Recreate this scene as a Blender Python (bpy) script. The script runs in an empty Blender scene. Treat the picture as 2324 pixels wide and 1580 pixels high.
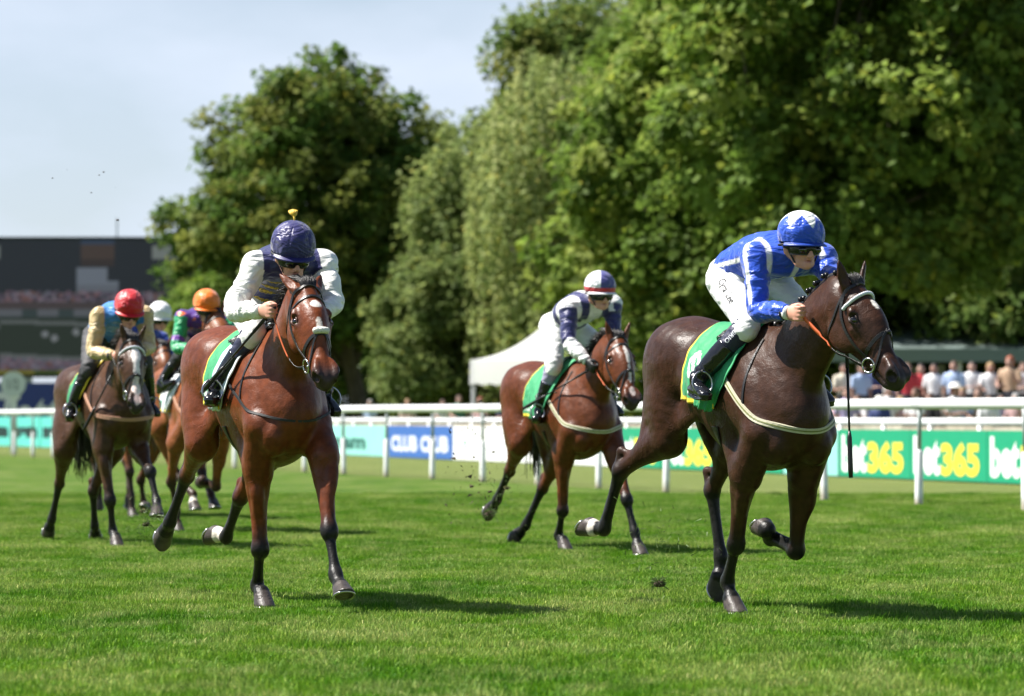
import bpy, math, random
import numpy as np
from mathutils import Vector, Matrix
from mathutils.bvhtree import BVHTree

SC = bpy.context.scene
COL = SC.collection
R = math.radians

# ------------------------------------------------------------------ camera
FPX, PX_CX, PX_CY, CAM_Z = 7747.0, 1162.0, 790.0, 1.05      # lens in pixels of a 2324 px wide picture
PITCH = math.atan((949 - 790) / FPX)
cam_data = bpy.data.cameras.new('camera')
cam_data.sensor_width = 36.0
cam_data.lens = 36.0 * FPX / 2324.0
cam_data.clip_start, cam_data.clip_end = 0.5, 4000.0
cam_data.dof.use_dof = True
cam_data.dof.focus_distance = 18.7
cam_data.dof.aperture_fstop = 3.2
camera = bpy.data.objects.new('camera', cam_data)
COL.objects.link(camera)
camera.location = (0, 0, CAM_Z)
camera.rotation_euler = (math.pi / 2 + PITCH, 0, 0)
SC.camera = camera

# ------------------------------------------------------------------ sky, sun, exposure
SUN_EL, SUN_AZ = R(55), R(-82)          # azimuth from +Y (away from the camera), negative = to the left
world = bpy.data.worlds.new('World')
SC.world = world
world.use_nodes = True
wn, wl = world.node_tree.nodes, world.node_tree.links
wn.clear()
w_out = wn.new('ShaderNodeOutputWorld')
w_bg = wn.new('ShaderNodeBackground')
w_sky = wn.new('ShaderNodeTexSky')
w_sky.sky_type = 'NISHITA'
w_sky.sun_disc = False
w_sky.sun_elevation = SUN_EL
w_sky.sun_rotation = SUN_AZ
w_sky.air_density, w_sky.dust_density, w_sky.ozone_density = 1.0, 0.6, 1.6
w_bg.inputs['Strength'].default_value = 0.050
# thin summer cloud veil, laid out by direction
w_geo = wn.new('ShaderNodeNewGeometry')
w_map = wn.new('ShaderNodeMapping')
w_map.inputs['Scale'].default_value = (5.0, 5.0, 13.0)
w_map.inputs['Location'].default_value = (0.15, 0.0, 0.40)
w_noise = wn.new('ShaderNodeTexNoise')
w_noise.inputs['Scale'].default_value = 1.6
w_noise.inputs['Detail'].default_value = 6
w_noise.inputs['Roughness'].default_value = 0.52
w_ramp = wn.new('ShaderNodeValToRGB')
w_ramp.color_ramp.elements[0].position, w_ramp.color_ramp.elements[0].color = 0.38, (0.55, 0.55, 0.55, 1)
w_ramp.color_ramp.elements[1].position, w_ramp.color_ramp.elements[1].color = 0.66, (1.0, 1.0, 1.0, 1)
w_mix = wn.new('ShaderNodeMixRGB')
w_mix.inputs['Color2'].default_value = (7.1, 8.0, 9.5, 1)
w_tc = wn.new('ShaderNodeTexCoord')
wl.new(w_tc.outputs['Generated'], w_map.inputs['Vector'])
wl.new(w_map.outputs['Vector'], w_noise.inputs['Vector'])
wl.new(w_noise.outputs['Fac'], w_ramp.inputs['Fac'])
w_sep = wn.new('ShaderNodeSeparateXYZ')
w_low = wn.new('ShaderNodeMapRange')            # the haze and thin cloud lie low over the horizon
w_low.inputs['From Min'].default_value, w_low.inputs['From Max'].default_value = 0.10, 0.26
w_low.inputs['To Min'].default_value, w_low.inputs['To Max'].default_value = 1.0, 0.04
w_mul = wn.new('ShaderNodeMath')
w_mul.operation = 'MULTIPLY'
wl.new(w_tc.outputs['Generated'], w_sep.inputs['Vector'])
wl.new(w_sep.outputs['Z'], w_low.inputs['Value'])
wl.new(w_ramp.outputs['Color'], w_mul.inputs[0])
wl.new(w_low.outputs['Result'], w_mul.inputs[1])
wl.new(w_mul.outputs['Value'], w_mix.inputs['Fac'])
wl.new(w_sky.outputs['Color'], w_mix.inputs['Color1'])
wl.new(w_mix.outputs['Color'], w_bg.inputs['Color'])
wl.new(w_bg.outputs['Background'], w_out.inputs['Surface'])

sun_dir = Vector((math.sin(SUN_AZ) * math.cos(SUN_EL), math.cos(SUN_AZ) * math.cos(SUN_EL), math.sin(SUN_EL)))
sun_data = bpy.data.lights.new('sun', 'SUN')
sun_data.energy = 5.0
sun_data.angle = R(0.53)
sun_data.color = (1.0, 0.955, 0.89)
sun = bpy.data.objects.new('sun', sun_data)
COL.objects.link(sun)
sun.location = (-30, 20, 50)
sun.rotation_euler = sun_dir.to_track_quat('Z', 'Y').to_euler()
SC.view_settings.view_transform = 'Standard'
SC.view_settings.look = 'None'
SC.view_settings.exposure = 1.15
SC.view_settings.gamma = 1.0
SC.view_settings.use_curve_mapping = False
SC.cycles.max_bounces = 6
SC.cycles.transparent_max_bounces = 6
SC.cycles.use_adaptive_sampling = True
SC.cycles.use_denoising = True


def at_ground(px, py):
    """point of the ground seen at a picture pixel (2324 px wide picture)"""
    s = (py - 949.0) / CAM_Z
    return Vector(((px - PX_CX) / s, FPX / s, 0))


def at_depth(px, py, d):
    """point seen at a picture pixel at distance d along the ground"""
    return Vector(((px - PX_CX) * d / FPX, d, CAM_Z - (py - 949.0) * d / FPX))

# ------------------------------------------------------------------ helpers
def lin(r, g, b):
    """sRGB 0..255 to linear"""
    return tuple((c / 255 / 12.92) if c / 255 <= 0.04045 else ((c / 255 + 0.055) / 1.055) ** 2.4 for c in (r, g, b))


MATS = {}


def material(name, color=(0.5, 0.5, 0.5), rough=0.6, metallic=0.0, attr=None, noise=0.0, nscale=8.0, bump=0.0,
             bscale=40.0, coat=0.0, sheen=0.0, spec=0.5, translucent=0.0, stretch=None, emission=0.0):
    if name in MATS:
        return MATS[name]
    m = bpy.data.materials.new(name)
    m.use_nodes = True
    n, l = m.node_tree.nodes, m.node_tree.links
    b = n['Principled BSDF']
    b.inputs['Roughness'].default_value = rough
    b.inputs['Metallic'].default_value = metallic
    b.inputs['Specular IOR Level'].default_value = spec
    b.inputs['Coat Weight'].default_value = coat
    b.inputs['Coat Roughness'].default_value = 0.25
    b.inputs['Sheen Weight'].default_value = sheen
    b.inputs['Base Color'].default_value = (*color, 1)
    src = None
    if attr:
        a = n.new('ShaderNodeVertexColor')
        a.layer_name = attr
        src = a.outputs['Color']
    tc = n.new('ShaderNodeTexCoord')
    vec = tc.outputs['Object']
    if stretch:
        mp = n.new('ShaderNodeMapping')
        mp.inputs['Scale'].default_value = stretch
        l.new(vec, mp.inputs['Vector'])
        vec = mp.outputs['Vector']
    if noise > 0:
        nz = n.new('ShaderNodeTexNoise')
        nz.inputs['Scale'].default_value = nscale
        nz.inputs['Detail'].default_value = 4
        l.new(vec, nz.inputs['Vector'])
        mr = n.new('ShaderNodeMapRange')
        mr.inputs['From Min'].default_value = 0.3
        mr.inputs['From Max'].default_value = 0.7
        mr.inputs['To Min'].default_value = 1 - noise
        mr.inputs['To Max'].default_value = 1 + noise
        l.new(nz.outputs['Fac'], mr.inputs['Value'])
        mx = n.new('ShaderNodeVectorMath')
        mx.operation = 'SCALE'
        if src:
            l.new(src, mx.inputs[0])
        else:
            mx.inputs[0].default_value = color
        l.new(mr.outputs['Result'], mx.inputs['Scale'])
        src = mx.outputs['Vector']
    if src:
        l.new(src, b.inputs['Base Color'])
    if bump > 0:
        bz = n.new('ShaderNodeTexNoise')
        bz.inputs['Scale'].default_value = bscale
        bz.inputs['Detail'].default_value = 5
        l.new(vec, bz.inputs['Vector'])
        bp = n.new('ShaderNodeBump')
        bp.inputs['Strength'].default_value = bump
        bp.inputs['Distance'].default_value = 0.02
        l.new(bz.outputs['Fac'], bp.inputs['Height'])
        l.new(bp.outputs['Normal'], b.inputs['Normal'])
    if translucent > 0:
        tr = n.new('ShaderNodeBsdfTranslucent')
        if src:
            l.new(src, tr.inputs['Color'])
        else:
            tr.inputs['Color'].default_value = (*color, 1)
        ms = n.new('ShaderNodeMixShader')
        ms.inputs['Fac'].default_value = translucent
        l.new(b.outputs['BSDF'], ms.inputs[1])
        l.new(tr.outputs['BSDF'], ms.inputs[2])
        l.new(ms.outputs['Shader'], n['Material Output'].inputs['Surface'])
    if emission > 0:
        if src:
            l.new(src, b.inputs['Emission Color'])
        else:
            b.inputs['Emission Color'].default_value = (*color, 1)
        b.inputs['Emission Strength'].default_value = emission
    MATS[name] = m
    return m


def tag(o, label=None, cat=None, group=None, kind=None):
    if label:
        o['label'] = label
    if cat:
        o['category'] = cat
    if group:
        o['group'] = group
    if kind:
        o['kind'] = kind
    return o


def link(name, me, mat=None, parent=None, smooth=True):
    o = bpy.data.objects.new(name, me)
    COL.objects.link(o)
    if mat is not None:
        me.materials.append(mat)
    if parent is not None:
        o.parent = parent
    if smooth and len(me.polygons):
        me.polygons.foreach_set('use_smooth', np.ones(len(me.polygons), dtype=bool))
    return o


def empty(name, loc=(0, 0, 0), rz=0.0):
    o = bpy.data.objects.new(name, None)
    COL.objects.link(o)
    o.location = loc
    o.rotation_euler = (0, 0, rz)
    o.empty_display_size = 0.1
    return o


def mesh_np(name, verts, faces, colors=None):
    """verts (n,3), faces (m,3|4) arrays -> mesh"""
    me = bpy.data.meshes.new(name)
    verts = np.asarray(verts, dtype=np.float32)
    faces = np.asarray(faces, dtype=np.int32)
    k = faces.shape[1]
    me.vertices.add(len(verts))
    me.vertices.foreach_set('co', verts.ravel())
    me.loops.add(faces.size)
    me.loops.foreach_set('vertex_index', faces.ravel())
    me.polygons.add(len(faces))
    me.polygons.foreach_set('loop_start', np.arange(0, faces.size, k, dtype=np.int32))
    me.update(calc_edges=True)
    me.validate()
    if colors is not None:
        a = me.color_attributes.new('Col', 'FLOAT_COLOR', 'POINT')
        c = np.ones((len(verts), 4), dtype=np.float32)
        c[:, :3] = colors
        a.data.foreach_set('color', c.ravel())
    return me


class MB:
    """collects simple solids into one mesh"""

    def __init__(self):
        self.v, self.f = [], []

    def add(self, vs, fs):
        o = len(self.v)
        self.v += [tuple(p) for p in vs]
        self.f += [tuple(i + o for i in f) for f in fs]

    def box(self, lo, hi, M=None):
        x0, y0, z0 = lo
        x1, y1, z1 = hi
        vs = [Vector(p) for p in ((x0, y0, z0), (x1, y0, z0), (x1, y1, z0), (x0, y1, z0), (x0, y0, z1), (x1, y0, z1), (x1, y1, z1), (x0, y1, z1))]
        if M is not None:
            vs = [M @ p for p in vs]
        self.add(vs, [(0, 3, 2, 1), (4, 5, 6, 7), (0, 1, 5, 4), (1, 2, 6, 5), (2, 3, 7, 6), (3, 0, 4, 7)])

    def tube(self, pts, rads, n=8, cap=True, flat=None):
        """tube along points; rads scalar or list; flat=(normal list, ratio) for straps"""
        pts = [Vector(p) for p in pts]
        if not hasattr(rads, '__len__'):
            rads = [rads] * len(pts)
        up = Vector((0, 0, 1))
        rings = []
        for i, p in enumerate(pts):
            t = (pts[min(i + 1, len(pts) - 1)] - pts[max(i - 1, 0)])
            t = t.normalized() if t.length > 1e-9 else Vector((0, 0, 1))
            if abs(t.dot(up)) > 0.95:
                up = Vector((1, 0, 0))
            u = t.cross(up).normalized()
            v = u.cross(t)
            up = v
            rings.append([p + (u * math.cos(2 * math.pi * k / n) + v * math.sin(2 * math.pi * k / n)) * rads[i] for k in range(n)])
        vs = [q for r in rings for q in r]
        fs = []
        for i in range(len(pts) - 1):
            for k in range(n):
                a, b = i * n + k, i * n + (k + 1) % n
                fs.append((a, b, b + n, a + n))
        if cap:
            fs.append(tuple(range(n))[::-1])
            fs.append(tuple(range((len(pts) - 1) * n, len(pts) * n)))
        self.add(vs, fs)

    def strap(self, pts, nrm, width, thick):
        """flat strap along pts lying on a surface with normals nrm"""
        pts = [Vector(p) for p in pts]
        if not hasattr(width, '__len__'):
            width = [width] * len(pts)
        vs, fs = [], []
        for i, p in enumerate(pts):
            t = (pts[min(i + 1, len(pts) - 1)] - pts[max(i - 1, 0)]).normalized()
            m = Vector(nrm[i])
            m = (m - t * m.dot(t))
            m = m.normalized() if m.length > 1e-6 else Vector((0, 0, 1))
            s = t.cross(m) * width[i] * 0.5
            vs += [p - s, p + s, p + s * 0.86 + m * thick, p - s * 0.86 + m * thick]
        for i in range(len(pts) - 1):
            a = i * 4
            for k in range(4):
                b = (k + 1) % 4
                fs.append((a + k, a + b, a + 4 + b, a + 4 + k))
        fs += [(3, 2, 1, 0), tuple(len(vs) - 4 + k for k in range(4))]
        self.add(vs, fs)

    def sphere(self, c, r, nu=12, nv=8, M=None):
        c = Vector(c)
        if not hasattr(r, '__len__'):
            r = (r, r, r)
        vs = [Vector((0, 0, r[2]))]
        for j in range(1, nv):
            for i in range(nu):
                th, ph = math.pi * j / nv, 2 * math.pi * i / nu
                vs.append(Vector((r[0] * math.sin(th) * math.cos(ph), r[1] * math.sin(th) * math.sin(ph), r[2] * math.cos(th))))
        vs.append(Vector((0, 0, -r[2])))
        if M is not None:
            vs = [M @ p for p in vs]
        vs = [p + c for p in vs]
        fs = []
        for i in range(nu):
            fs.append((0, 1 + i, 1 + (i + 1) % nu))
            fs.append((len(vs) - 1, 1 + (nv - 2) * nu + (i + 1) % nu, 1 + (nv - 2) * nu + i))
        for j in range(nv - 2):
            for i in range(nu):
                a, b = 1 + j * nu + i, 1 + j * nu + (i + 1) % nu
                fs.append((a, a + nu, b + nu, b))
        self.add(vs, fs)

    def torus(self, c, ax, r, t, nu=24, nv=8, a0=0.0, a1=2 * math.pi):
        ax = Vector(ax).normalized()
        u = ax.orthogonal().normalized()
        w = ax.cross(u)
        n = nu + 1
        self.tube([Vector(c) + (u * math.cos(a0 + (a1 - a0) * k / nu) + w * math.sin(a0 + (a1 - a0) * k / nu)) * r for k in range(n)], t, nv)

    def build(self, name, mat=None, parent=None, smooth=True):
        me = bpy.data.meshes.new(name)
        me.from_pydata(self.v, [], self.f)
        me.update()
        return link(name, me, mat, parent, smooth)


def copy_tree(o, parent=None):
    c = o.copy()
    COL.objects.link(c)
    c.parent = parent
    for ch in list(o.children):
        copy_tree(ch, c)
    return c


def text_mesh(body, size_x, size_y, bold=0.0, shear=0.0, extrude=0.0, space=1.0, res=3):
    """vertices and faces of flat lettering fitted to size_x by size_y, lower left corner at 0,0"""
    cu = bpy.data.curves.new('lettering', 'FONT')
    cu.body = body
    cu.size = 1.0
    cu.offset = bold
    cu.shear = shear
    cu.space_character = space
    cu.resolution_u = res
    ob = bpy.data.objects.new('lettering', cu)
    COL.objects.link(ob)
    dg = bpy.context.evaluated_depsgraph_get()
    me = bpy.data.meshes.new_from_object(ob.evaluated_get(dg))
    v = np.array([p.co[:] for p in me.vertices], dtype=float)
    f = [tuple(p.vertices) for p in me.polygons]
    bpy.data.objects.remove(ob)
    bpy.data.curves.remove(cu)
    bpy.data.meshes.remove(me)
    lo, hi = v.min(0), v.max(0)
    v[:, 0] = (v[:, 0] - lo[0]) / (hi[0] - lo[0]) * size_x
    v[:, 1] = (v[:, 1] - lo[1]) / (hi[1] - lo[1]) * size_y
    return v, f


def vnoise(p, seed=0):
    """vectorised smooth value noise -1..1 for (n,3) points"""
    p = np.asarray(p, dtype=np.float64)
    i = np.floor(p).astype(np.int64)
    f = p - i
    f = f * f * (3 - 2 * f)

    def h(a, b, c):
        n = (a * 374761393 + b * 668265263 + c * 2147483647 + seed * 974711) & 0x7fffffff
        n = ((n ^ (n >> 13)) * 1274126177) & 0x7fffffff
        n = n ^ (n >> 16)
        return (n & 0xffff) / 32767.5 - 1.0
    r = 0
    for dx in (0, 1):
        for dy in (0, 1):
            for dz in (0, 1):
                w = (f[:, 0] if dx else 1 - f[:, 0]) * (f[:, 1] if dy else 1 - f[:, 1]) * (f[:, 2] if dz else 1 - f[:, 2])
                r = r + w * h(i[:, 0] + dx, i[:, 1] + dy, i[:, 2] + dz)
    return r


def sstep(a, b, x):
    t = np.clip((x - a) / (b - a), 0, 1)
    return t * t * (3 - 2 * t)


# ------------------------------------------------------------------ smooth solids (distance field -> one continuous mesh)
def V(*a):
    return np.array(a, dtype=float)


def unit(v):
    return v / (np.linalg.norm(v) + 1e-12)


class Field:
    def __init__(self, lo, hi, h):
        self.h = h
        self.lo = np.array(lo, float)
        n = np.ceil((np.array(hi) - self.lo) / h).astype(int) + 1
        self.ax = [self.lo[i] + h * np.arange(n[i]) for i in range(3)]
        self.D = np.full(n, 1.0, np.float32)

    def _win(self, lo, hi):
        s = []
        for i in range(3):
            a = int(max(0, math.floor((lo[i] - self.lo[i]) / self.h)))
            b = int(min(self.D.shape[i], math.ceil((hi[i] - self.lo[i]) / self.h) + 1))
            s.append(slice(a, max(a, b)))
        return tuple(s)

    def _seg(self, win, a, b, r0, r1, side, flat_end=False):
        X = self.ax[0][win[0]][:, None, None] - a[0]
        Y = self.ax[1][win[1]][None, :, None] - a[1]
        Z = self.ax[2][win[2]][None, None, :] - a[2]
        ab = b - a
        L = np.linalg.norm(ab)
        if L < 1e-6:
            w = np.array([0, 0, 1.0])
            L = 1e-6
        else:
            w = ab / L
        u = side - side.dot(w) * w
        if np.linalg.norm(u) < 1e-3:
            u = np.cross(w, V(0.3, 0.5, 0.8))
        u = unit(u)
        v = np.cross(w, u)
        du = (X * u[0] + Y * u[1] + Z * u[2]).astype(np.float32)
        dv = (X * v[0] + Y * v[1] + Z * v[2]).astype(np.float32)
        dw = (X * w[0] + Y * w[1] + Z * w[2]).astype(np.float32)
        t = np.clip(dw / L, 0, 1)
        ru = r0[0] + (r1[0] - r0[0]) * t
        rv = r0[1] + (r1[1] - r0[1]) * t
        rw = 0.5 * (ru + rv)
        e = dw - t * L
        a1, a2, a3 = du / ru, dv / rv, e / rw
        k0 = np.sqrt(a1 * a1 + a2 * a2 + a3 * a3) + 1e-6
        k1 = np.sqrt((a1 / ru) ** 2 + (a2 / rv) ** 2 + (a3 / rw) ** 2) + 1e-6
        d = k0 * (k0 - 1) / k1
        if flat_end:
            d = np.maximum(d, dw - L)
        return d

    def _smin(self, win, d, k):
        A = self.D[win]
        if k > 0:
            h = np.maximum(k - np.abs(A - d), 0) / k
            self.D[win] = np.minimum(A, d) - h * h * k * 0.25
        else:
            self.D[win] = np.minimum(A, d)

    def loft(self, pts, rad, side=(0, 1, 0), k=0.04, sub=4, grow=0.0, flat_end=False, cut=None):
        pts = [np.asarray(p, float) for p in pts]
        rad = [(r, r) if not hasattr(r, '__len__') else r for r in rad]
        rad = [np.asarray(r, float) + grow for r in rad]
        side = np.asarray(side, float)
        P, Q = [], []
        n = len(pts)
        for i in range(n - 1):
            m = 1 if n == 2 else sub
            for s in range(m):
                t = s / m
                p0, p1, p2, p3 = pts[max(i - 1, 0)], pts[i], pts[i + 1], pts[min(i + 2, n - 1)]
                P.append(0.5 * (2 * p1 + (p2 - p0) * t + (2 * p0 - 5 * p1 + 4 * p2 - p3) * t * t + (3 * p1 - p0 - 3 * p2 + p3) * t ** 3))
                q0, q1, q2, q3 = rad[max(i - 1, 0)], rad[i], rad[i + 1], rad[min(i + 2, n - 1)]
                Q.append(np.maximum(0.5 * (2 * q1 + (q2 - q0) * t + (2 * q0 - 5 * q1 + 4 * q2 - q3) * t * t + (3 * q1 - q0 - 3 * q2 + q3) * t ** 3), 0.003))
        P.append(pts[-1])
        Q.append(rad[-1])
        mg = k + 3 * self.h
        lo = np.min([p - q.max() for p, q in zip(P, Q)], 0) - mg
        hi = np.max([p + q.max() for p, q in zip(P, Q)], 0) + mg
        W = self._win(lo, hi)
        tmp = np.full([s.stop - s.start for s in W], 1.0, np.float32)
        if tmp.size == 0:
            return
        for i in range(len(P) - 1):
            r = max(Q[i].max(), Q[i + 1].max()) + mg
            w2 = self._win(np.minimum(P[i], P[i + 1]) - r, np.maximum(P[i], P[i + 1]) + r)
            w2 = tuple(slice(max(s.start, t.start), min(s.stop, t.stop)) for s, t in zip(w2, W))
            if any(s.stop <= s.start for s in w2):
                continue
            d = self._seg(w2, P[i], P[i + 1], Q[i], Q[i + 1], side, flat_end and i == len(P) - 2)
            loc = tuple(slice(s.start - t.start, s.stop - t.start) for s, t in zip(w2, W))
            tmp[loc] = np.minimum(tmp[loc], d)
        if cut is not None:
            c, n = cut
            n = unit(np.asarray(n, float))
            pl = ((self.ax[0][W[0]][:, None, None] - c[0]) * n[0] + (self.ax[1][W[1]][None, :, None] - c[1]) * n[1] + (self.ax[2][W[2]][None, None, :] - c[2]) * n[2])
            tmp = np.maximum(tmp, pl.astype(np.float32))
        self._smin(W, tmp, k)

    def ell(self, c, r, ex=(1, 0, 0), ey=(0, 1, 0), k=0.03, cut=False):
        """ellipsoid with radii r along ex, ey, ex x ey; cut=True carves it out"""
        c = np.asarray(c, float)
        ex = unit(np.asarray(ex, float))
        ey = np.asarray(ey, float)
        ey = unit(ey - ey.dot(ex) * ex)
        ez = np.cross(ex, ey)
        m = max(r) + k + 3 * self.h
        W = self._win(c - m, c + m)
        if any(s.stop <= s.start for s in W):
            return
        X = self.ax[0][W[0]][:, None, None] - c[0]
        Y = self.ax[1][W[1]][None, :, None] - c[1]
        Z = self.ax[2][W[2]][None, None, :] - c[2]
        q = [((X * e[0] + Y * e[1] + Z * e[2]) / rr).astype(np.float32) for e, rr in zip((ex, ey, ez), r)]
        k0 = np.sqrt(sum(a * a for a in q)) + 1e-6
        k1 = np.sqrt(sum((a / rr) ** 2 for a, rr in zip(q, r))) + 1e-6
        d = k0 * (k0 - 1) / k1
        if not cut:
            self._smin(W, d, k)
        else:
            A = self.D[W]
            d = -d
            h = np.maximum(k - np.abs(A - d), 0) / max(k, 1e-6)
            self.D[W] = np.maximum(A, d) + h * h * k * 0.25

    def clip_plane(self, c, n):
        """keep only the side the normal points away from"""
        n = unit(np.asarray(n, float))
        X = (self.ax[0][:, None, None] - c[0]) * n[0]
        Y = (self.ax[1][None, :, None] - c[1]) * n[1]
        Z = (self.ax[2][None, None, :] - c[2]) * n[2]
        self.D = np.maximum(self.D, (X + Y + Z).astype(np.float32))

    def mesh(self):
        """naive surface nets -> vertices (n,3), quads (m,4)"""
        D = self.D
        D[0], D[-1], D[:, 0], D[:, -1], D[:, :, 0], D[:, :, -1] = 1, 1, 1, 1, 1, 1
        S = D < 0
        n0, n1, n2 = D.shape
        c = np.zeros((n0 - 1, n1 - 1, n2 - 1), np.int8)
        for i in (0, 1):
            for j in (0, 1):
                for k in (0, 1):
                    c += S[i:n0 - 1 + i, j:n1 - 1 + j, k:n2 - 1 + k]
        I = np.argwhere((c > 0) & (c < 8))
        idx = np.full(c.shape, -1, np.int32)
        idx[I[:, 0], I[:, 1], I[:, 2]] = np.arange(len(I))
        val = {}
        for i in (0, 1):
            for j in (0, 1):
                for k in (0, 1):
                    val[(i, j, k)] = D[I[:, 0] + i, I[:, 1] + j, I[:, 2] + k]
        acc = np.zeros((len(I), 3))
        cnt = np.zeros(len(I))
        for a in val:
            for ax in range(3):
                if a[ax] == 0:
                    b = list(a)
                    b[ax] = 1
                    va, vb = val[a], val[tuple(b)]
                    m = (va < 0) != (vb < 0)
                    t = va[m] / (va[m] - vb[m])
                    p = np.tile(np.array(a, float), (m.sum(), 1))
                    p[:, ax] += t
                    acc[m] += p
                    cnt[m] += 1
        v = (I + acc / cnt[:, None]) * self.h + self.lo
        quads = []
        for ax in range(3):
            sl0 = [slice(1, -1)] * 3
            sl0[ax] = slice(0, -1)
            sl1 = [slice(1, -1)] * 3
            sl1[ax] = slice(1, None)
            A, B = S[tuple(sl0)], S[tuple(sl1)]
            off = np.ones(3, int)
            off[ax] = 0
            for flip, m in ((False, A & ~B), (True, ~A & B)):
                E = np.argwhere(m) + off
                o1, o2 = [(1, 2), (2, 0), (0, 1)][ax]
                d1 = np.zeros(3, int)
                d1[o1] = 1
                d2 = np.zeros(3, int)
                d2[o2] = 1
                g = [idx[tuple((E - s).T)] for s in (d1 * 0, d1, d1 + d2, d2)]
                q = np.stack(g if not flip else g[::-1], 1)
                quads.append(q)
        f = np.concatenate(quads)
        f = f[(f >= 0).all(1)]
        return v, f


def relax(v, f, n=1, w=0.5):
    """light smoothing of a quad mesh"""
    for _ in range(n):
        s = np.zeros_like(v)
        c = np.zeros(len(v))
        for a, b in ((0, 1), (1, 2), (2, 3), (3, 0)):
            np.add.at(s, f[:, a], v[f[:, b]])
            np.add.at(s, f[:, b], v[f[:, a]])
            np.add.at(c, f[:, a], 1)
            np.add.at(c, f[:, b], 1)
        v = v * (1 - w) + w * s / np.maximum(c, 1)[:, None]
    return v


def normals(v, f):
    n = np.zeros_like(v)
    e = np.cross(v[f[:, 2]] - v[f[:, 0]], v[f[:, 3]] - v[f[:, 1]])
    for k in range(4):
        np.add.at(n, f[:, k], e)
    return n / (np.linalg.norm(n, axis=1)[:, None] + 1e-12)


def seg_param(p, a, b):
    """distance to and parameter along segment ab for points p"""
    ab = b - a
    t = np.clip((p - a) @ ab / (ab @ ab + 1e-12), 0, 1)
    return np.linalg.norm(p - a - t[:, None] * ab, axis=1), t

# ------------------------------------------------------------------ ground
def turf_material(name, blade=False, pale=False):
    m = bpy.data.materials.new(name)
    m.use_nodes = True
    n, l = m.node_tree.nodes, m.node_tree.links
    b = n['Principled BSDF']
    b.inputs['Roughness'].default_value = .55 if blade else .85
    b.inputs['Specular IOR Level'].default_value = .14 if blade else .10
    g = n.new('ShaderNodeNewGeometry')

    def noise(scale, detail, vec_scale=(1, 1, 1)):
        mp = n.new('ShaderNodeMapping')
        mp.inputs['Scale'].default_value = vec_scale
        l.new(g.outputs['Position'], mp.inputs['Vector'])
        t = n.new('ShaderNodeTexNoise')
        t.inputs['Scale'].default_value = scale
        t.inputs['Detail'].default_value = detail
        l.new(mp.outputs['Vector'], t.inputs['Vector'])
        return t.outputs['Fac']

    def ramp(fac, stops):
        r = n.new('ShaderNodeValToRGB')
        while len(r.color_ramp.elements) < len(stops):
            r.color_ramp.elements.new(.5)
        for e, (p, c) in zip(r.color_ramp.elements, stops):
            e.position, e.color = p, (*c, 1)
        l.new(fac, r.inputs['Fac'])
        return r.outputs['Color']

    def mix(fac, a, c, mode='MIX'):
        x = n.new('ShaderNodeMixRGB')
        x.blend_type = mode
        if isinstance(fac, float):
            x.inputs['Fac'].default_value = fac
        else:
            l.new(fac, x.inputs['Fac'])
        l.new(a, x.inputs['Color1'])
        l.new(c, x.inputs['Color2'])
        return x.outputs['Color']
    patch = noise(.75, 4, (1.0, .55, 1))
    base = ramp(patch, [(.28, (.056, .175, .006)), (.43, (.092, .228, .009)), (.56, (.145, .272, .022)), (.68, (.25, .345, .080))])
    worn = noise(3.1, 4, (1.0, .8, 1))
    straw = ramp(worn, [(.42, (0, 0, 0)), (.72, (.66, .66, .66))])
    sc = n.new('ShaderNodeRGB')
    sc.outputs[0].default_value = (.34, .38, .14, 1)
    base = mix(straw, base, sc.outputs[0])
    if pale:
        pc = n.new('ShaderNodeRGB')
        pc.outputs[0].default_value = (.33, .37, .13, 1)
        base = mix(.62, base, pc.outputs[0])
    if blade:
        oi = n.new('ShaderNodeVertexColor')
        oi.layer_name = 'Col'
        base = mix(1.0, base, oi.outputs['Color'], 'MULTIPLY')
        tr = n.new('ShaderNodeBsdfTranslucent')
        l.new(base, tr.inputs['Color'])
        ms = n.new('ShaderNodeMixShader')
        ms.inputs['Fac'].default_value = .30
        l.new(b.outputs['BSDF'], ms.inputs[1])
        l.new(tr.outputs['BSDF'], ms.inputs[2])
        l.new(ms.outputs['Shader'], n['Material Output'].inputs['Surface'])
    else:
        fine = noise(60, 5)
        fr = ramp(fine, [(.3, (.34, .34, .34)), (.7, (.72, .72, .72))])
        base = mix(1.0, base, fr, 'MULTIPLY')
        # broad mowing bands running along the course
        bp = n.new('ShaderNodeBump')
        bp.inputs['Strength'].default_value = .8
        bp.inputs['Distance'].default_value = .05
        l.new(noise(45, 5), bp.inputs['Height'])
        l.new(bp.outputs['Normal'], b.inputs['Normal'])
    l.new(base, b.inputs['Base Color'])
    return m


gm = bpy.data.meshes.new('ground')
gv, gf = [], []
xs = [-900, -300, -100, -40, -15, 15, 40, 100, 300, 900]
ys = [-300, -50, 0, 12, 40, 80, 140, 300, 900, 2500]
for y in ys:
    for x in xs:
        gv.append((x, y, 0))
for j in range(len(ys) - 1):
    for i in range(len(xs) - 1):
        a = j * len(xs) + i
        gf.append((a, a + 1, a + 1 + len(xs), a + len(xs)))
gm.from_pydata(gv, [], gf)
ground = link('ground', gm, turf_material('turf'), smooth=False)
tag(ground, kind='structure')


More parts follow.
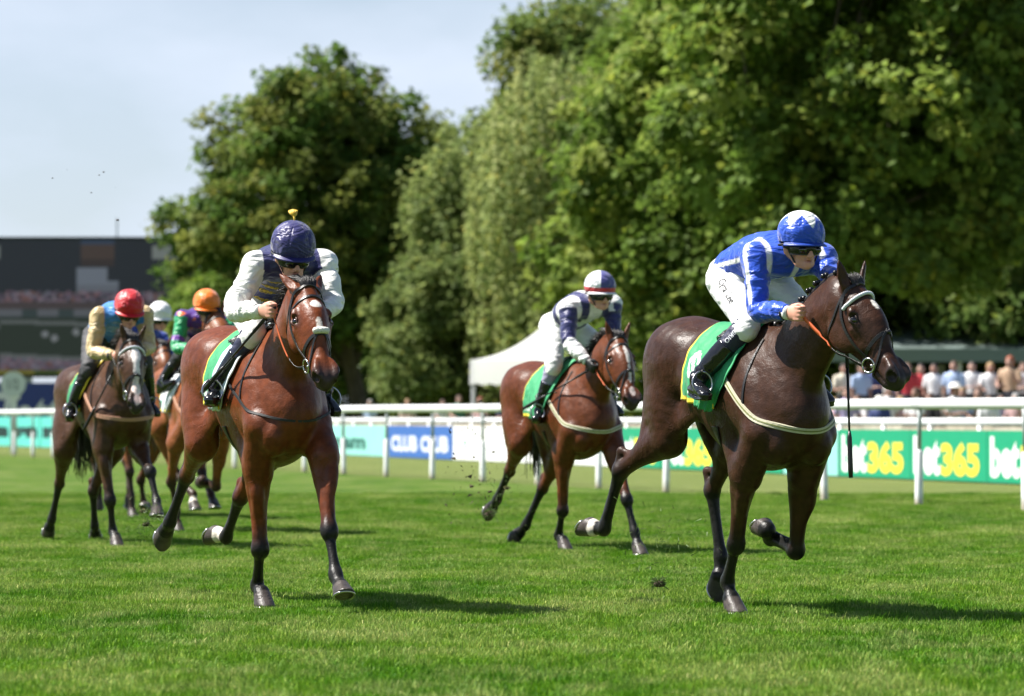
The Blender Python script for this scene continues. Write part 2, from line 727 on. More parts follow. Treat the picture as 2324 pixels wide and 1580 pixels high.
# mown grass near the camera: one object, tufts set out by geometry nodes
def grass_tile(seed, size=.42, n=900):
    r = np.random.RandomState(seed)
    c = r.rand(n, 2) * size - size / 2
    hgt = r.uniform(.013, .034, n) * (1 + .5 * (r.rand(n) > .94))
    wd = r.uniform(.0016, .0030, n)
    az = r.rand(n) * 2 * np.pi
    lean = r.uniform(.05, .75, n) * hgt
    la = r.rand(n) * 2 * np.pi
    px, py = np.cos(az) * wd, np.sin(az) * wd
    lx, ly = np.cos(la) * lean, np.sin(la) * lean
    z0 = np.full(n, -.002)
    vs = np.stack([
        np.stack([c[:, 0] - px, c[:, 1] - py, z0], 1), np.stack([c[:, 0] + px, c[:, 1] + py, z0], 1),
        np.stack([c[:, 0] + lx * .35 + px * .8, c[:, 1] + ly * .35 + py * .8, hgt * .6], 1),
        np.stack([c[:, 0] + lx * .35 - px * .8, c[:, 1] + ly * .35 - py * .8, hgt * .6], 1),
        np.stack([c[:, 0] + lx + px * .2, c[:, 1] + ly + py * .2, hgt * .97], 1),
        np.stack([c[:, 0] + lx - px * .2, c[:, 1] + ly - py * .2, hgt], 1)], 1).reshape(-1, 3)
    b = np.arange(n)[:, None] * 6
    fs = np.concatenate([b + np.array([[0, 1, 2, 3]]), b + np.array([[3, 2, 4, 5]])])
    tone = np.array([[1.0, 1.0, 1.0], [.80, .95, .75], [1.35, 1.25, 1.1], [1.9, 1.5, 1.7], [2.6, 1.9, 2.8]])
    pick = r.choice(5, n, p=[.42, .28, .17, .08, .05])
    col = np.repeat(tone[pick] * r.uniform(.8, 1.2, (n, 1)), 6, 0)
    return mesh_np('grass_tuft', vs, fs, col)


def make_grass():
    src = []
    gmat = turf_material('grass_blade', True)
    for s in range(3):
        me = grass_tile(40 + s)
        me.materials.append(gmat)
        src.append(bpy.data.objects.new('grass_tuft', me))
    pts = []
    rnd = random.Random(3)
    y = 8.0
    while y < 47:
        half = max(7.0, y * (1162 / FPX) + 2.0)
        x = -half
        step = .36 if y < 30 else .40
        while x < half:
            pts.append((x + rnd.uniform(-.05, .05), y + rnd.uniform(-.05, .05), 0.001))
            x += step
        y += step * .92
    me = bpy.data.meshes.new('grass')
    me.from_pydata(pts, [], [])
    o = bpy.data.objects.new('grass', me)
    COL.objects.link(o)
    tag(o, 'short mown green grass of the racecourse with paler worn patches', 'grass', kind='stuff')
    ng = bpy.data.node_groups.new('grass_tufts', 'GeometryNodeTree')
    ng.interface.new_socket('Geometry', in_out='INPUT', socket_type='NodeSocketGeometry')
    ng.interface.new_socket('Geometry', in_out='OUTPUT', socket_type='NodeSocketGeometry')
    N, Lk = ng.nodes, ng.links
    gi, go = N.new('NodeGroupInput'), N.new('NodeGroupOutput')
    join = N.new('GeometryNodeJoinGeometry')
    idx = N.new('FunctionNodeRandomValue')
    idx.data_type = 'INT'
    idx.inputs['Min'].default_value = 0
    idx.inputs['Max'].default_value = 2
    for k, so in enumerate(src):
        oi = N.new('GeometryNodeObjectInfo')
        oi.inputs['Object'].default_value = so
        oi.inputs['As Instance'].default_value = True
        cmp_ = N.new('FunctionNodeCompare')
        cmp_.data_type = 'INT'
        cmp_.operation = 'EQUAL'
        Lk.new([s for s in idx.outputs if s.enabled][0], [s for s in cmp_.inputs if s.enabled][0])
        [s for s in cmp_.inputs if s.enabled][1].default_value = k
        ip = N.new('GeometryNodeInstanceOnPoints')
        rv = N.new('FunctionNodeRandomValue')
        rv.data_type = 'FLOAT_VECTOR'
        rv.inputs[0].default_value = (0, 0, 0)
        rv.inputs[1].default_value = (0.03, 0.03, 6.283)
        sv = N.new('FunctionNodeRandomValue')
        sv.data_type = 'FLOAT_VECTOR'
        sv.inputs[0].default_value = (.9, .9, .65)
        sv.inputs[1].default_value = (1.15, 1.15, 1.35)
        sv.inputs['Seed'].default_value = 4
        Lk.new(gi.outputs[0], ip.inputs['Points'])
        Lk.new(cmp_.outputs[0], ip.inputs['Selection'])
        Lk.new(oi.outputs['Geometry'], ip.inputs['Instance'])
        Lk.new(rv.outputs[0], ip.inputs['Rotation'])
        Lk.new(sv.outputs[0], ip.inputs['Scale'])
        Lk.new(ip.outputs[0], join.inputs[0])
    Lk.new(join.outputs[0], go.inputs[0])
    md = o.modifiers.new('tufts', 'NODES')
    md.node_group = ng
    return o


make_grass()
# rougher, paler verge on the far side of the running rail
vm = bpy.data.meshes.new('verge')
vv_ = []
for i in range(60):
    k_ = -5 + i
    a_ = (4.83 - .885 * k_ + .05, 40.55 + 2.56 * k_)
    vv_ += [(a_[0] + .12 * math.sin(i * 1.3), a_[1], .004), (a_[0] + 60, a_[1] + 20, .004)]
vm.from_pydata(vv_, [], [(2 * i, 2 * i + 1, 2 * i + 3, 2 * i + 2) for i in range(59)])
tag(link('verge', vm, turf_material('verge_grass', pale=True), smooth=False), kind='structure')

# ------------------------------------------------------------------ running rail, outer rail
RAIL_D = unit(V(-.885, 2.56, 0))
RAIL_0 = V(4.83, 40.55, 0)
WHITE_PVC = material('white_rail_plastic', (.76, .77, .76), rough=.35, noise=.05, nscale=3)
POST_GREY = material('rail_post_grey', (.36, .40, .40), rough=.5)


def post_white():
    """white sleeve with a brown splash of earth near the turf"""
    if 'post_sleeve' in MATS:
        return MATS['post_sleeve']
    m = material('post_sleeve', (.80, .81, .80), rough=.45, noise=.06, nscale=5)
    n, l = m.node_tree.nodes, m.node_tree.links
    b = n['Principled BSDF']
    src = b.inputs['Base Color'].links[0].from_socket
    g = n.new('ShaderNodeNewGeometry')
    sx = n.new('ShaderNodeSeparateXYZ')
    l.new(g.outputs['Position'], sx.inputs[0])
    nz = n.new('ShaderNodeTexNoise')
    nz.inputs['Scale'].default_value = 7
    l.new(g.outputs['Position'], nz.inputs['Vector'])
    ad = n.new('ShaderNodeMath')
    ad.operation = 'MULTIPLY_ADD'
    ad.inputs[1].default_value = .25
    l.new(nz.outputs['Fac'], ad.inputs[0])
    l.new(sx.outputs['Z'], ad.inputs[2])
    mr = n.new('ShaderNodeMapRange')
    mr.inputs['From Min'].default_value = .16
    mr.inputs['From Max'].default_value = .30
    mr.inputs['To Min'].default_value = .75
    mr.inputs['To Max'].default_value = 0
    l.new(ad.outputs[0], mr.inputs['Value'])
    mx = n.new('ShaderNodeMixRGB')
    mx.inputs['Color2'].default_value = (.33, .26, .15, 1)
    l.new(mr.outputs['Result'], mx.inputs['Fac'])
    l.new(src, mx.inputs['Color1'])
    l.new(mx.outputs['Color'], b.inputs['Base Color'])
    return m


def oval_rail(name, a, b, z, rw, rh, mat, parent, seg=2.7):
    a, b = np.array(a, float), np.array(b, float)
    d = unit(b - a)
    s = np.cross(d, V(0, 0, 1))
    L = np.linalg.norm(b - a)
    k = int(L / seg)
    mb = MB()
    vs, fs = [], []
    for i in range(k + 1):
        p = a + d * (L * i / k)
        for q in range(14):
            an = 2 * math.pi * q / 14
            vs.append(p + s * rw * math.cos(an) + V(0, 0, z + rh * math.sin(an) + .004 * math.sin(i * 1.7)))
    for i in range(k):
        for q in range(14):
            fs.append((i * 14 + q, i * 14 + (q + 1) % 14, (i + 1) * 14 + (q + 1) % 14, (i + 1) * 14 + q))
    mb.add(vs, fs)
    return mb.build(name, mat, parent)


JOINT = material('rail_joint_plastic', (.62, .64, .63), rough=.4)
rail = empty('running_rail', tuple(RAIL_0))
tag(rail, 'white plastic running rail on thin posts crossing behind the horses', 'rail')
RA, RB = V(.885 * 4, -2.56 * 4, 0), V(-.885 * 36, 2.56 * 36, 0)
oval_rail('rail', RA, RB, 1.215, .055, .066, WHITE_PVC, rail)
rnd = random.Random(11)
pm = MB()
pm.tube([(0, 0, .66), (0, 0, 1.0), (.0, 0, 1.16)], [.026, .026, .030], 10)
pg = pm.build('post', POST_GREY, rail)
ps = MB()
ps.tube([(0, 0, 0), (0, 0, .03), (0, 0, .655), (0, 0, .67)], [.052, .049, .046, .034], 12)
sl = ps.build('sleeve', post_white(), pg)
for k in range(-3, 33):
    o, s2 = (pg, sl) if k == -3 else (pg.copy(), sl.copy())
    if k > -3:
        COL.objects.link(o)
        COL.objects.link(s2)
        o.parent, s2.parent = rail, o
    o.location = (-.885 * k, 2.56 * k, 0)
    if k % 2 == 0:
        jc = oval_rail('rail_joint', V(-.885 * k, 2.56 * k, 0) - RAIL_D * .09, V(-.885 * k, 2.56 * k, 0) + RAIL_D * .09, 1.215, .059, .070, JOINT, rail, seg=.1)
    o.rotation_euler = (rnd.uniform(-.015, .03), rnd.uniform(-.02, .035), rnd.uniform(0, 3))

# boards stand on X = 23.86 - .30 * depth
BX = lambda d: 23.86 - .30 * d
BD = unit(V(-.30, 1, 0))
BN = unit(V(-1, -.30, 0))               # faces the course


def depth_of(px):
    return 23.86 / ((px - PX_CX) / FPX + .30)


def board_mat(name, c):
    return material(name, c, rough=.45, noise=.04, nscale=2.0, bump=.05, bscale=3)


def hoarding(label, d0, d1, color, texts, height=.82, group='advertising boards along the course', line=None, t0=None):
    """board from depth d0 to d1 on the board line; texts: (string, start 0..1, width 0..1, z0, height, colour, bold)"""
    if line is None:
        a, b = V(BX(d0), d0, 0), V(BX(d1), d1, 0)
    else:
        a, b = line
    d = unit(b - a)
    L = np.linalg.norm(b - a) - .02
    nrm = np.cross(d, V(0, 0, 1))
    if nrm[1] > 0:
        nrm = -nrm
    root = empty('advertising_board', tuple(a))
    tag(root, label, 'board', group)
    M = Matrix(((d[0], -nrm[0], 0), (d[1], -nrm[1], 0), (0, 0, 1))).to_4x4()
    mb = MB()
    mb.box((0, 0, .03), (L, .04, .03 + height), M)
    pan = mb.build('panel', board_mat('board_%.2f_%.2f_%.2f' % tuple(color), color), root, smooth=False)
    for x in (.15, L - .2):
        mb = MB()
        mb.box((x, .045, 0), (x + .05, .30, .035), M)
        mb.box((x, .045, .03), (x + .05, .08, height * .9), M)
        mb.build('leg', POST_GREY, root, smooth=False)
    # readers on the course see the text running from far (left) to near (right)
    for (s, u0, uw, z0, zh, c, bold) in texts:
        v, f = text_mesh(s, uw * L, zh, bold)
        P = []
        for q in v:
            x = L - (u0 * L + q[0])
            P.append(M @ Vector((x, -.004, z0 + q[1])))
        me = bpy.data.meshes.new('lettering')
        me.from_pydata(P, [], [tuple(reversed(q)) for q in f])
        link('lettering', me, material('print_%.2f_%.2f_%.2f' % tuple(c), c, rough=.5), pan, smooth=False)
    return root


B_GREEN, B_TEAL, B_BLUE, B_YEL = lin(10, 148, 108), lin(140, 205, 196), lin(52, 98, 170), lin(228, 212, 62)
BET = [('bet', .04, .36, .10, .66, (.78, .80, .79), .045), ('365', .41, .50, .10, .56, B_YEL, .05)]
dd = [45.6, 48.5, 51.43, 54.35, 57.27, 60.3]
names = ['green board with white and yellow lettering at the right edge of the picture', None, None, None, None]
for i in range(len(dd) - 1):
    hoarding(['nearest green advertising board, out past the right edge of the picture', 'green board with white and yellow lettering at the very right edge',
              'green board with white and yellow lettering, last but one from the right edge', 'green board lettered in white and yellow just right of the thin rail post',
              'green board lettered in white and yellow beside the chest of the dark bay'][i], dd[i], dd[i + 1], B_GREEN, BET)
hoarding('plain pale turquoise board right behind the chest of the dark bay', 60.34, 62.9, B_TEAL, [])
hoarding('green lettered board seen between the legs of the dark bay', 62.94, 66.2, B_GREEN, BET)
hoarding('green lettered board seen below the belly of the dark bay', 66.24, 69.4, B_GREEN, BET)
hoarding('green and yellow board seen behind the raised hind leg of the dark bay', 69.44, 72.2, B_GREEN, BET)
for i, (a, b) in enumerate(((72.24, 77.4), (77.44, 84.4))):
    hoarding(['white board with a small green mark behind the legs of the striped-face bay', 'white board with a small green mark beside the blue board'][i], a, b, (.78, .79, .80),
             [('c', .12, .06, .30, .20, lin(120, 200, 160), .03), ('c', .62, .05, .36, .16, lin(130, 205, 170), .03)])
hoarding('blue board with pale capital letters between two rail posts', 84.44, 90.5, B_BLUE,
         [('CLUB', .05, .42, .18, .42, (.66, .69, .78), .05), ('CLUB', .52, .42, .18, .42, (.66, .69, .78), .05)])
hoarding('pale turquoise board with dark lettering next to the blue board', 90.54, 97.0, B_TEAL, [('nam', .10, .55, .20, .30, lin(24, 88, 80), .05)])
hoarding('pale turquoise board mostly hidden behind the bright bay horse', 97.04, 103.5, B_TEAL, [('nam', .10, .55, .20, .30, lin(24, 88, 80), .05)])
for i in range(3):
    a = at_depth(-40 + i * 66, 949, 129 - i * 4)
    b = at_depth(24 + i * 66, 949, 129 - (i + 1) * 4)
    hoarding(['turquoise board with dark lettering cut by the left edge', 'turquoise board with dark lettering just left of the brown horse', 'turquoise board with dark lettering behind the brown horse'][i], 0, 0, lin(92, 196, 184),
             [('nam', .08, .84, .34, .42, lin(6, 40, 40), .09)], height=1.06, line=(V(b[0], b[1], 0), V(a[0], a[1], 0)))

outer = empty('outer_rail', (0, 0, 0))
tag(outer, 'second white rail behind the advertising boards in front of the crowd', 'rail')
OX = lambda d: BX(d) + .9
oval_rail('rail', V(OX(42), 42, 0), V(OX(104), 104, 0), .985, .05, .066, WHITE_PVC, outer)
pm = MB()
pm.tube([(0, 0, 0), (0, 0, .93)], .042, 10)
p0 = pm.build('post', WHITE_PVC, outer)
k = 0
d = 43.0
while d < 104:
    o = p0 if k == 0 else p0.copy()
    if k:
        COL.objects.link(o)
        o.parent = outer
    o.location = (OX(d), d, 0)
    d += 1.95
    k += 1
# low stone edging that carries the spectators' bank
wall = empty('low_wall', (0, 0, 0))
tag(wall, 'low buff stone wall behind the second white rail', 'wall')
rr = random.Random(8)
d = 42.0
WX = lambda q: BX(q) + 2.0
i = 0
while d < 106:
    ln = rr.uniform(1.5, 2.4)
    mb = MB()
    a, b = V(WX(d), d, 0), V(WX(d + ln - .02), d + ln - .02, 0)
    e = unit(b - a)
    s = np.cross(e, V(0, 0, 1))
    M = Matrix(((e[0], -s[0], 0, a[0]), (e[1], -s[1], 0, a[1]), (0, 0, 1, 0), (0, 0, 0, 1)))
    mb.box((0, 0, 0), (np.linalg.norm(b - a), .3, .90 + rr.uniform(-.012, .012)), M)
    c = [(.40, .35, .27), (.36, .31, .24), (.43, .39, .31)][i % 3]
    mb.build('slab', material('buff_stone_%d' % (i % 3), c, rough=.85, noise=.2, nscale=4, bump=.3, bscale=12), wall, smooth=False)
    d += ln
    i += 1

# ------------------------------------------------------------------ big screen, hoarding and distance disc on the left
def screen_picture(u, w):
    """what the screen shows: u 0 left..1 right, w 0 bottom..1 top"""
    rngv = lambda a, b: (math.sin(a * 127.1 + b * 311.7) * 43758.5453) % 1
    pink = [(.12, .085, .12), (.17, .10, .13), (.19, .15, .19), (.09, .07, .10), (.14, .075, .075), (.12, .115, .15)]
    c = (.030, .033, .042)
    if .545 < w:
        c = (.031, .034, .043)
        if .42 < u < .60 and w > .80:
            c = (.072, .052, .050) if w > .86 else (.050, .040, .042)
            if w > .965:
                c = (.045, .06, .10)
        if .40 < u < .56 + .06 * (w < .70) and .615 < w < .795:
            c = (.155, .165, .21) if w > .67 else (.13, .135, .17)
        if .80 < u < 1 and .86 < w < .955:
            c = (.19, .20, .20)
        if w < .635 and u < .86 and rngv(round(u * 60), round(w * 40)) > .15 and w < .60 + .03 * rngv(round(u * 44), 2):
            c = pink[int(rngv(round(u * 60), round(w * 46)) * 6) % 6]
    elif w > .49:
        c = (.07, .055, .06)
    elif w > .42:
        c = (.045, .058, .062)
        if (u * 5.2) % 1 < .6 and .435 < w < .485:
            c = (.11, .11, .13)
    elif w > .13 - .05 * u:
        c = (.034, .042, .036)
        for (a, b) in ((.235, .30), (.285, .27), (.40, .315)):
            if ((u - a) / .018) ** 2 + ((w - b) / .026) ** 2 < 1:
                c = (.20, .20, .22)
    else:
        c = pink[int(rngv(round(u * 60), round(w * 55)) * 6) % 6]
        if w < .03:
            c = (.16, .14, .03) if (u * 3.3) % 1 < .6 else (.05, .07, .02)
    for (l0, sl) in ((.395, -.045), (.145, -.07)):
        if abs(w - (l0 + sl * u)) < .014:
            c = (.115, .12, .125)
    return c


SD = 140.0
sa, sb_ = at_depth(-330, 850, SD), at_depth(432, 545, SD)
scr = empty('video_screen', (sb_[0], SD, 0))
tag(scr, 'giant video screen showing a dark picture of the race, at the left', 'video screen')
NX, NZ = 240, 110
sv, sf, sc_ = [], [], []
for j in range(NZ + 1):
    for i in range(NX + 1):
        u, w = i / NX, j / NZ
        sv.append((sa[0] + (sb_[0] - sa[0]) * u - sb_[0], 0, sa[2] + (sb_[2] - sa[2]) * w))
        px = (u * (432 + 330) - 330) / 432
        sc_.append(screen_picture(px if px > 0 else (px % 1), w))
for j in range(NZ):
    for i in range(NX):
        a = j * (NX + 1) + i
        sf.append((a, a + 1, a + NX + 2, a + NX + 1))
link('display', mesh_np('display', sv, np.array(sf), np.array(sc_)), material('screen_picture', attr='Col', rough=.6, spec=.1, emission=.22), scr, smooth=False)
mb = MB()
W_ = sa[0] - sb_[0]
mb.box((W_ - .2, .01, sa[2] - .12), (.2, .5, sb_[2] + .14))
mb.build('cabinet', material('screen_cabinet', (.020, .022, .026), rough=.6), scr, smooth=False)
for x in (W_ * .85, W_ * .5, W_ * .12):
    mb = MB()
    mb.box((x, .1, 0), (x + .35, .45, sa[2] - .1))
    mb.build('support', POST_GREY, scr, smooth=False)
mb = MB()
tw = at_depth(262, 500, SD)
mb.box((tw[0] - sb_[0], .2, sb_[2]), (tw[0] - sb_[0] + .05, .25, sb_[2] + .9))
mb.build('mast', POST_GREY, scr, smooth=False)

ha, hb_ = at_depth(-330, 925, 134), at_depth(470, 869, 134)
hr = empty('advertising_banner', (hb_[0], 134, 0))
tag(hr, 'long dark blue banner with big white script under the video screen', 'banner')
mb = MB()
hw = ha[0] - hb_[0]
mb.box((hw, 0, .2), (0, .06, hb_[2]))
pn = mb.build('panel', board_mat('banner_blue', lin(38, 54, 128)), hr, smooth=False)
v, f = text_mesh('Tattersalls', 6.2, 1.75, .02, .25)
x0 = at_depth(-8, 900, 134)[0] - hb_[0]
me = bpy.data.meshes.new('lettering')
me.from_pydata([(x0 + p[0], -.006, hb_[2] - 2.1 + p[1]) for p in v], [], f)
link('lettering', me, material('banner_white', (.72, .73, .78), rough=.5), pn, smooth=False)
for k in range(6):
    mb = MB()
    mb.box((hw * (k + .5) / 6, .07, 0), (hw * (k + .5) / 6 + .08, .15, hb_[2] - .05))
    mb.build('post', POST_GREY, hr, smooth=False)

dc = at_depth(30, 872, 101)
dr = empty('distance_marker', (dc[0], 101, 0))
tag(dr, 'round pale distance marker on a white post at the left edge', 'marker')
mb = MB()
mb.tube([(0, 0, dc[2]), (0, .05, dc[2])], .37, 32)
for q in list(mb.v):
    pass
disc = MB()
N = 40
vs = [(.37 * math.cos(2 * math.pi * i / N), y, dc[2] + .37 * math.sin(2 * math.pi * i / N)) for y in (0, .04) for i in range(N)]
disc.add(vs, [tuple(range(N)), tuple(reversed(range(N, 2 * N)))] + [(i, i + N, (i + 1) % N + N, (i + 1) % N) for i in range(N)])
dso = disc.build('disc', material('marker_disc', (.60, .64, .63), rough=.5), dr, smooth=False)
v, f = text_mesh('1/2', .34, .30, .02)
me = bpy.data.meshes.new('lettering')
me.from_pydata([(-.17 + p[0], -.004, dc[2] - .15 + p[1]) for p in v], [], f)
link('lettering', me, material('marker_grey', (.22, .25, .25), rough=.6), dso, smooth=False)
mb = MB()
mb.box((-.09, .045, 0), (.09, .16, dc[2] + .1))
mb.build('post', WHITE_PVC, dr, smooth=False)

# ------------------------------------------------------------------ gazebo
gz = at_depth(1073, 949, 99)
GW = 3.6
gr_ = empty('gazebo_tent', (gz[0] + 2.45, 99 + GW / 2, 0), R(-40))
tag(gr_, 'white peaked gazebo tent behind the rail, partly hidden by the rider in white', 'tent')
TENT = material('tent_canvas', (.84, .84, .84), rough=.8, translucent=.45, bump=.1, bscale=3)
h_ = GW / 2
ev, vb, pkz = 2.76, 2.02, 4.15
mb = MB()
ns = 10
rings = []
for k in range(ns + 1):
    t = k / ns
    r_ = h_ * (1 - t) * (1 - .0 * t)
    z = ev + (pkz - ev) * (t ** 2.1 * .85 + t * .15)
    rings.append([(-r_ - .001, -r_ - .001, z), (r_ + .001, -r_ - .001, z), (r_ + .001, r_ + .001, z), (-r_ - .001, r_ + .001, z)])
vs = [p for r_ in rings for p in r_]
fs = []
for k in range(ns):
    for q in range(4):
        fs.append((k * 4 + q, k * 4 + (q + 1) % 4, k * 4 + 4 + (q + 1) % 4, k * 4 + 4 + q))
mb.add(vs, fs)
mb.build('roof', TENT, gr_, smooth=False)
for q, (a, b) in enumerate((((-h_, -h_), (h_, -h_)), ((h_, -h_), (h_, h_)), ((h_, h_), (-h_, h_)), ((-h_, h_), (-h_, -h_)))):
    mb = MB()
    vs = []
    for k in range(25):
        t = k / 24
        x, y = a[0] + (b[0] - a[0]) * t, a[1] + (b[1] - a[1]) * t
        vs += [(x * 1.004, y * 1.004, ev), (x * 1.01, y * 1.01, vb + .05 * abs(math.sin(t * math.pi * 6)))]
    mb.add(vs, [(2 * k, 2 * k + 1, 2 * k + 3, 2 * k + 2) for k in range(24)])
    mb.build('valance', TENT, gr_, smooth=False)
for sx in (-1, 1):
    for sy in (-1, 1):
        mb = MB()
        mb.box((sx * (h_ - .06) - .045, sy * (h_ - .06) - .045, 0), (sx * (h_ - .06) + .045, sy * (h_ - .06) + .045, ev))
        mb.build('leg', material('tent_leg', (.42, .43, .44), rough=.4), gr_, smooth=False)

# ------------------------------------------------------------------ pavilion behind the crowd
PD = 86.0
pa, pb = at_depth(1830, 949, PD), at_depth(2620, 949, PD)
pv = empty('pavilion', ((pa[0] + pb[0]) / 2, PD, 0))
tag(pv, 'low dark open pavilion with a grey-green roof behind the crowd at right', 'building')
w2 = (pb[0] - pa[0]) / 2
mb = MB()
mb.add([(-w2 - .4, -1.0, 2.75), (w2 + .4, -1.0, 2.75), (w2 + .4, 3.5, 3.55), (-w2 - .4, 3.5, 3.55), (-w2 - .4, -1.0, 2.60), (w2 + .4, -1.0, 2.60), (w2 + .4, 3.5, 3.4), (-w2 - .4, 3.5, 3.4)],
       [(0, 1, 2, 3), (7, 6, 5, 4), (0, 4, 5, 1), (1, 5, 6, 2), (2, 6, 7, 3), (3, 7, 4, 0)])
roof = mb.build('roof', material('pavilion_roof', (.12, .16, .15), rough=.6, noise=.2, nscale=2), pv, smooth=False)
mb = MB()
mb.box((-w2 - .4, -1.06, 2.45), (w2 + .4, -1.01, 2.78))
mb.build('fascia', material('pavilion_fascia', (.20, .26, .25), rough=.6), roof, smooth=False)
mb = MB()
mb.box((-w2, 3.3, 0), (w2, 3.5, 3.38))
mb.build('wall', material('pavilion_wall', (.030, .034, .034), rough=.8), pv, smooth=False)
mb = MB()
mb.box((-w2, .8, 0), (w2, 3.28, .70))
mb.build('terrace', material('pavilion_terrace', (.16, .15, .14), rough=.9), pv, smooth=False)
for k in range(8):
    x = -w2 + 2 * w2 * k / 7
    mb = MB()
    mb.box((x - .06, -.75, 0), (x + .06, -.63, 2.64))
    mb.build('column', material('pavilion_column', (.16, .20, .20), rough=.6) if k % 3 else material('pavilion_white', (.70, .70, .68), rough=.6), pv, smooth=False)
for (px, wd, z0, z1) in ((1990, .34, 1.9, 2.5), (2132, .30, 1.3, 2.45), (2078, .12, 1.3, 2.4)):
    p = at_depth(px, 900, PD + 3.2)
    mb = MB()
    mb.box((p[0] - pv.location[0] - wd / 2, 3.18, z0), (p[0] - pv.location[0] + wd / 2, 3.28, z1))
    mb.build('window', material('pavilion_white', (.7, .7, .7)), pv, smooth=False)
bank = MB()
bank.box((at_depth(1840, 949, 72)[0], 70.6, 0), (at_depth(2600, 949, 72)[0], 76.0, .62))
bk = bank.build('terrace_step', material('concrete_step', (.26, .25, .23), rough=.9, noise=.15, nscale=3), None, smooth=False)
tag(bk, 'raised concrete step that the back row of spectators stands on', 'step')

# ------------------------------------------------------------------ trees
BARK = material('bark', (.15, .125, .095), rough=.9, noise=.35, nscale=6, bump=.8, bscale=14, stretch=(1, 1, .25))
BARK_PALE = material('pale_bark', (.26, .23, .18), rough=.9, noise=.35, nscale=5, bump=.6, bscale=12, stretch=(1, 1, .25))


def leaf_mat():
    if 'leaves' in MATS:
        return MATS['leaves']
    return material('leaves', attr='Col', rough=.6, spec=.12, translucent=.5)


def leaf_cloud(rs, centers, radii, per, size, colors, droop=0.0, normals_out=None, aspect=.55):
    """many small leaf faces gathered in clumps; returns verts, quads, colours"""
    out = np.zeros((len(centers), 3)) if normals_out is None else normals_out
    n = len(centers) * per
    ci = np.repeat(np.arange(len(centers)), per)
    d = rs.normal(size=(n, 3))
    d /= np.linalg.norm(d, axis=1)[:, None]
    r = rs.rand(n) ** .5
    p = centers[ci] + d * (r * radii[ci])[:, None] * (np.array([1, 1, .75]) if droop < 1.2 else np.array([.42, .42, .7]))
    if droop:
        p[:, 2] -= droop * rs.rand(n) ** 1.2
    # leaf axis and side
    ax = rs.normal(size=(n, 3)) + d * .8 + np.array([0, 0, -.25 - droop])
    ax /= np.linalg.norm(ax, axis=1)[:, None]
    up = np.array([0, 0, 1.0]) + d * .5 + out[ci] * 1.1 + rs.normal(size=(n, 3)) * .38
    sd = np.cross(ax, up)
    sd /= np.linalg.norm(sd, axis=1)[:, None] + 1e-9
    s = size * rs.uniform(.6, 1.35, n)
    L, W = (ax * s[:, None]), (sd * (s * aspect)[:, None])
    nr = np.cross(sd, ax)
    v = np.stack([p, p + L * .45 + W + nr * (s * .10)[:, None], p + L, p + L * .45 - W + nr * (s * .10)[:, None]], 1).reshape(-1, 3)
    f = np.arange(n * 4).reshape(-1, 4)
    pick = rs.choice(len(colors), len(centers))
    base = np.array(colors)[pick][ci] * rs.uniform(.80, 1.20, (n, 1))
    yel = rs.rand(n) > .94
    base[yel] = base[yel] * np.array([1.5, 1.25, .9])
    return v, f, np.repeat(base, 4, 0)


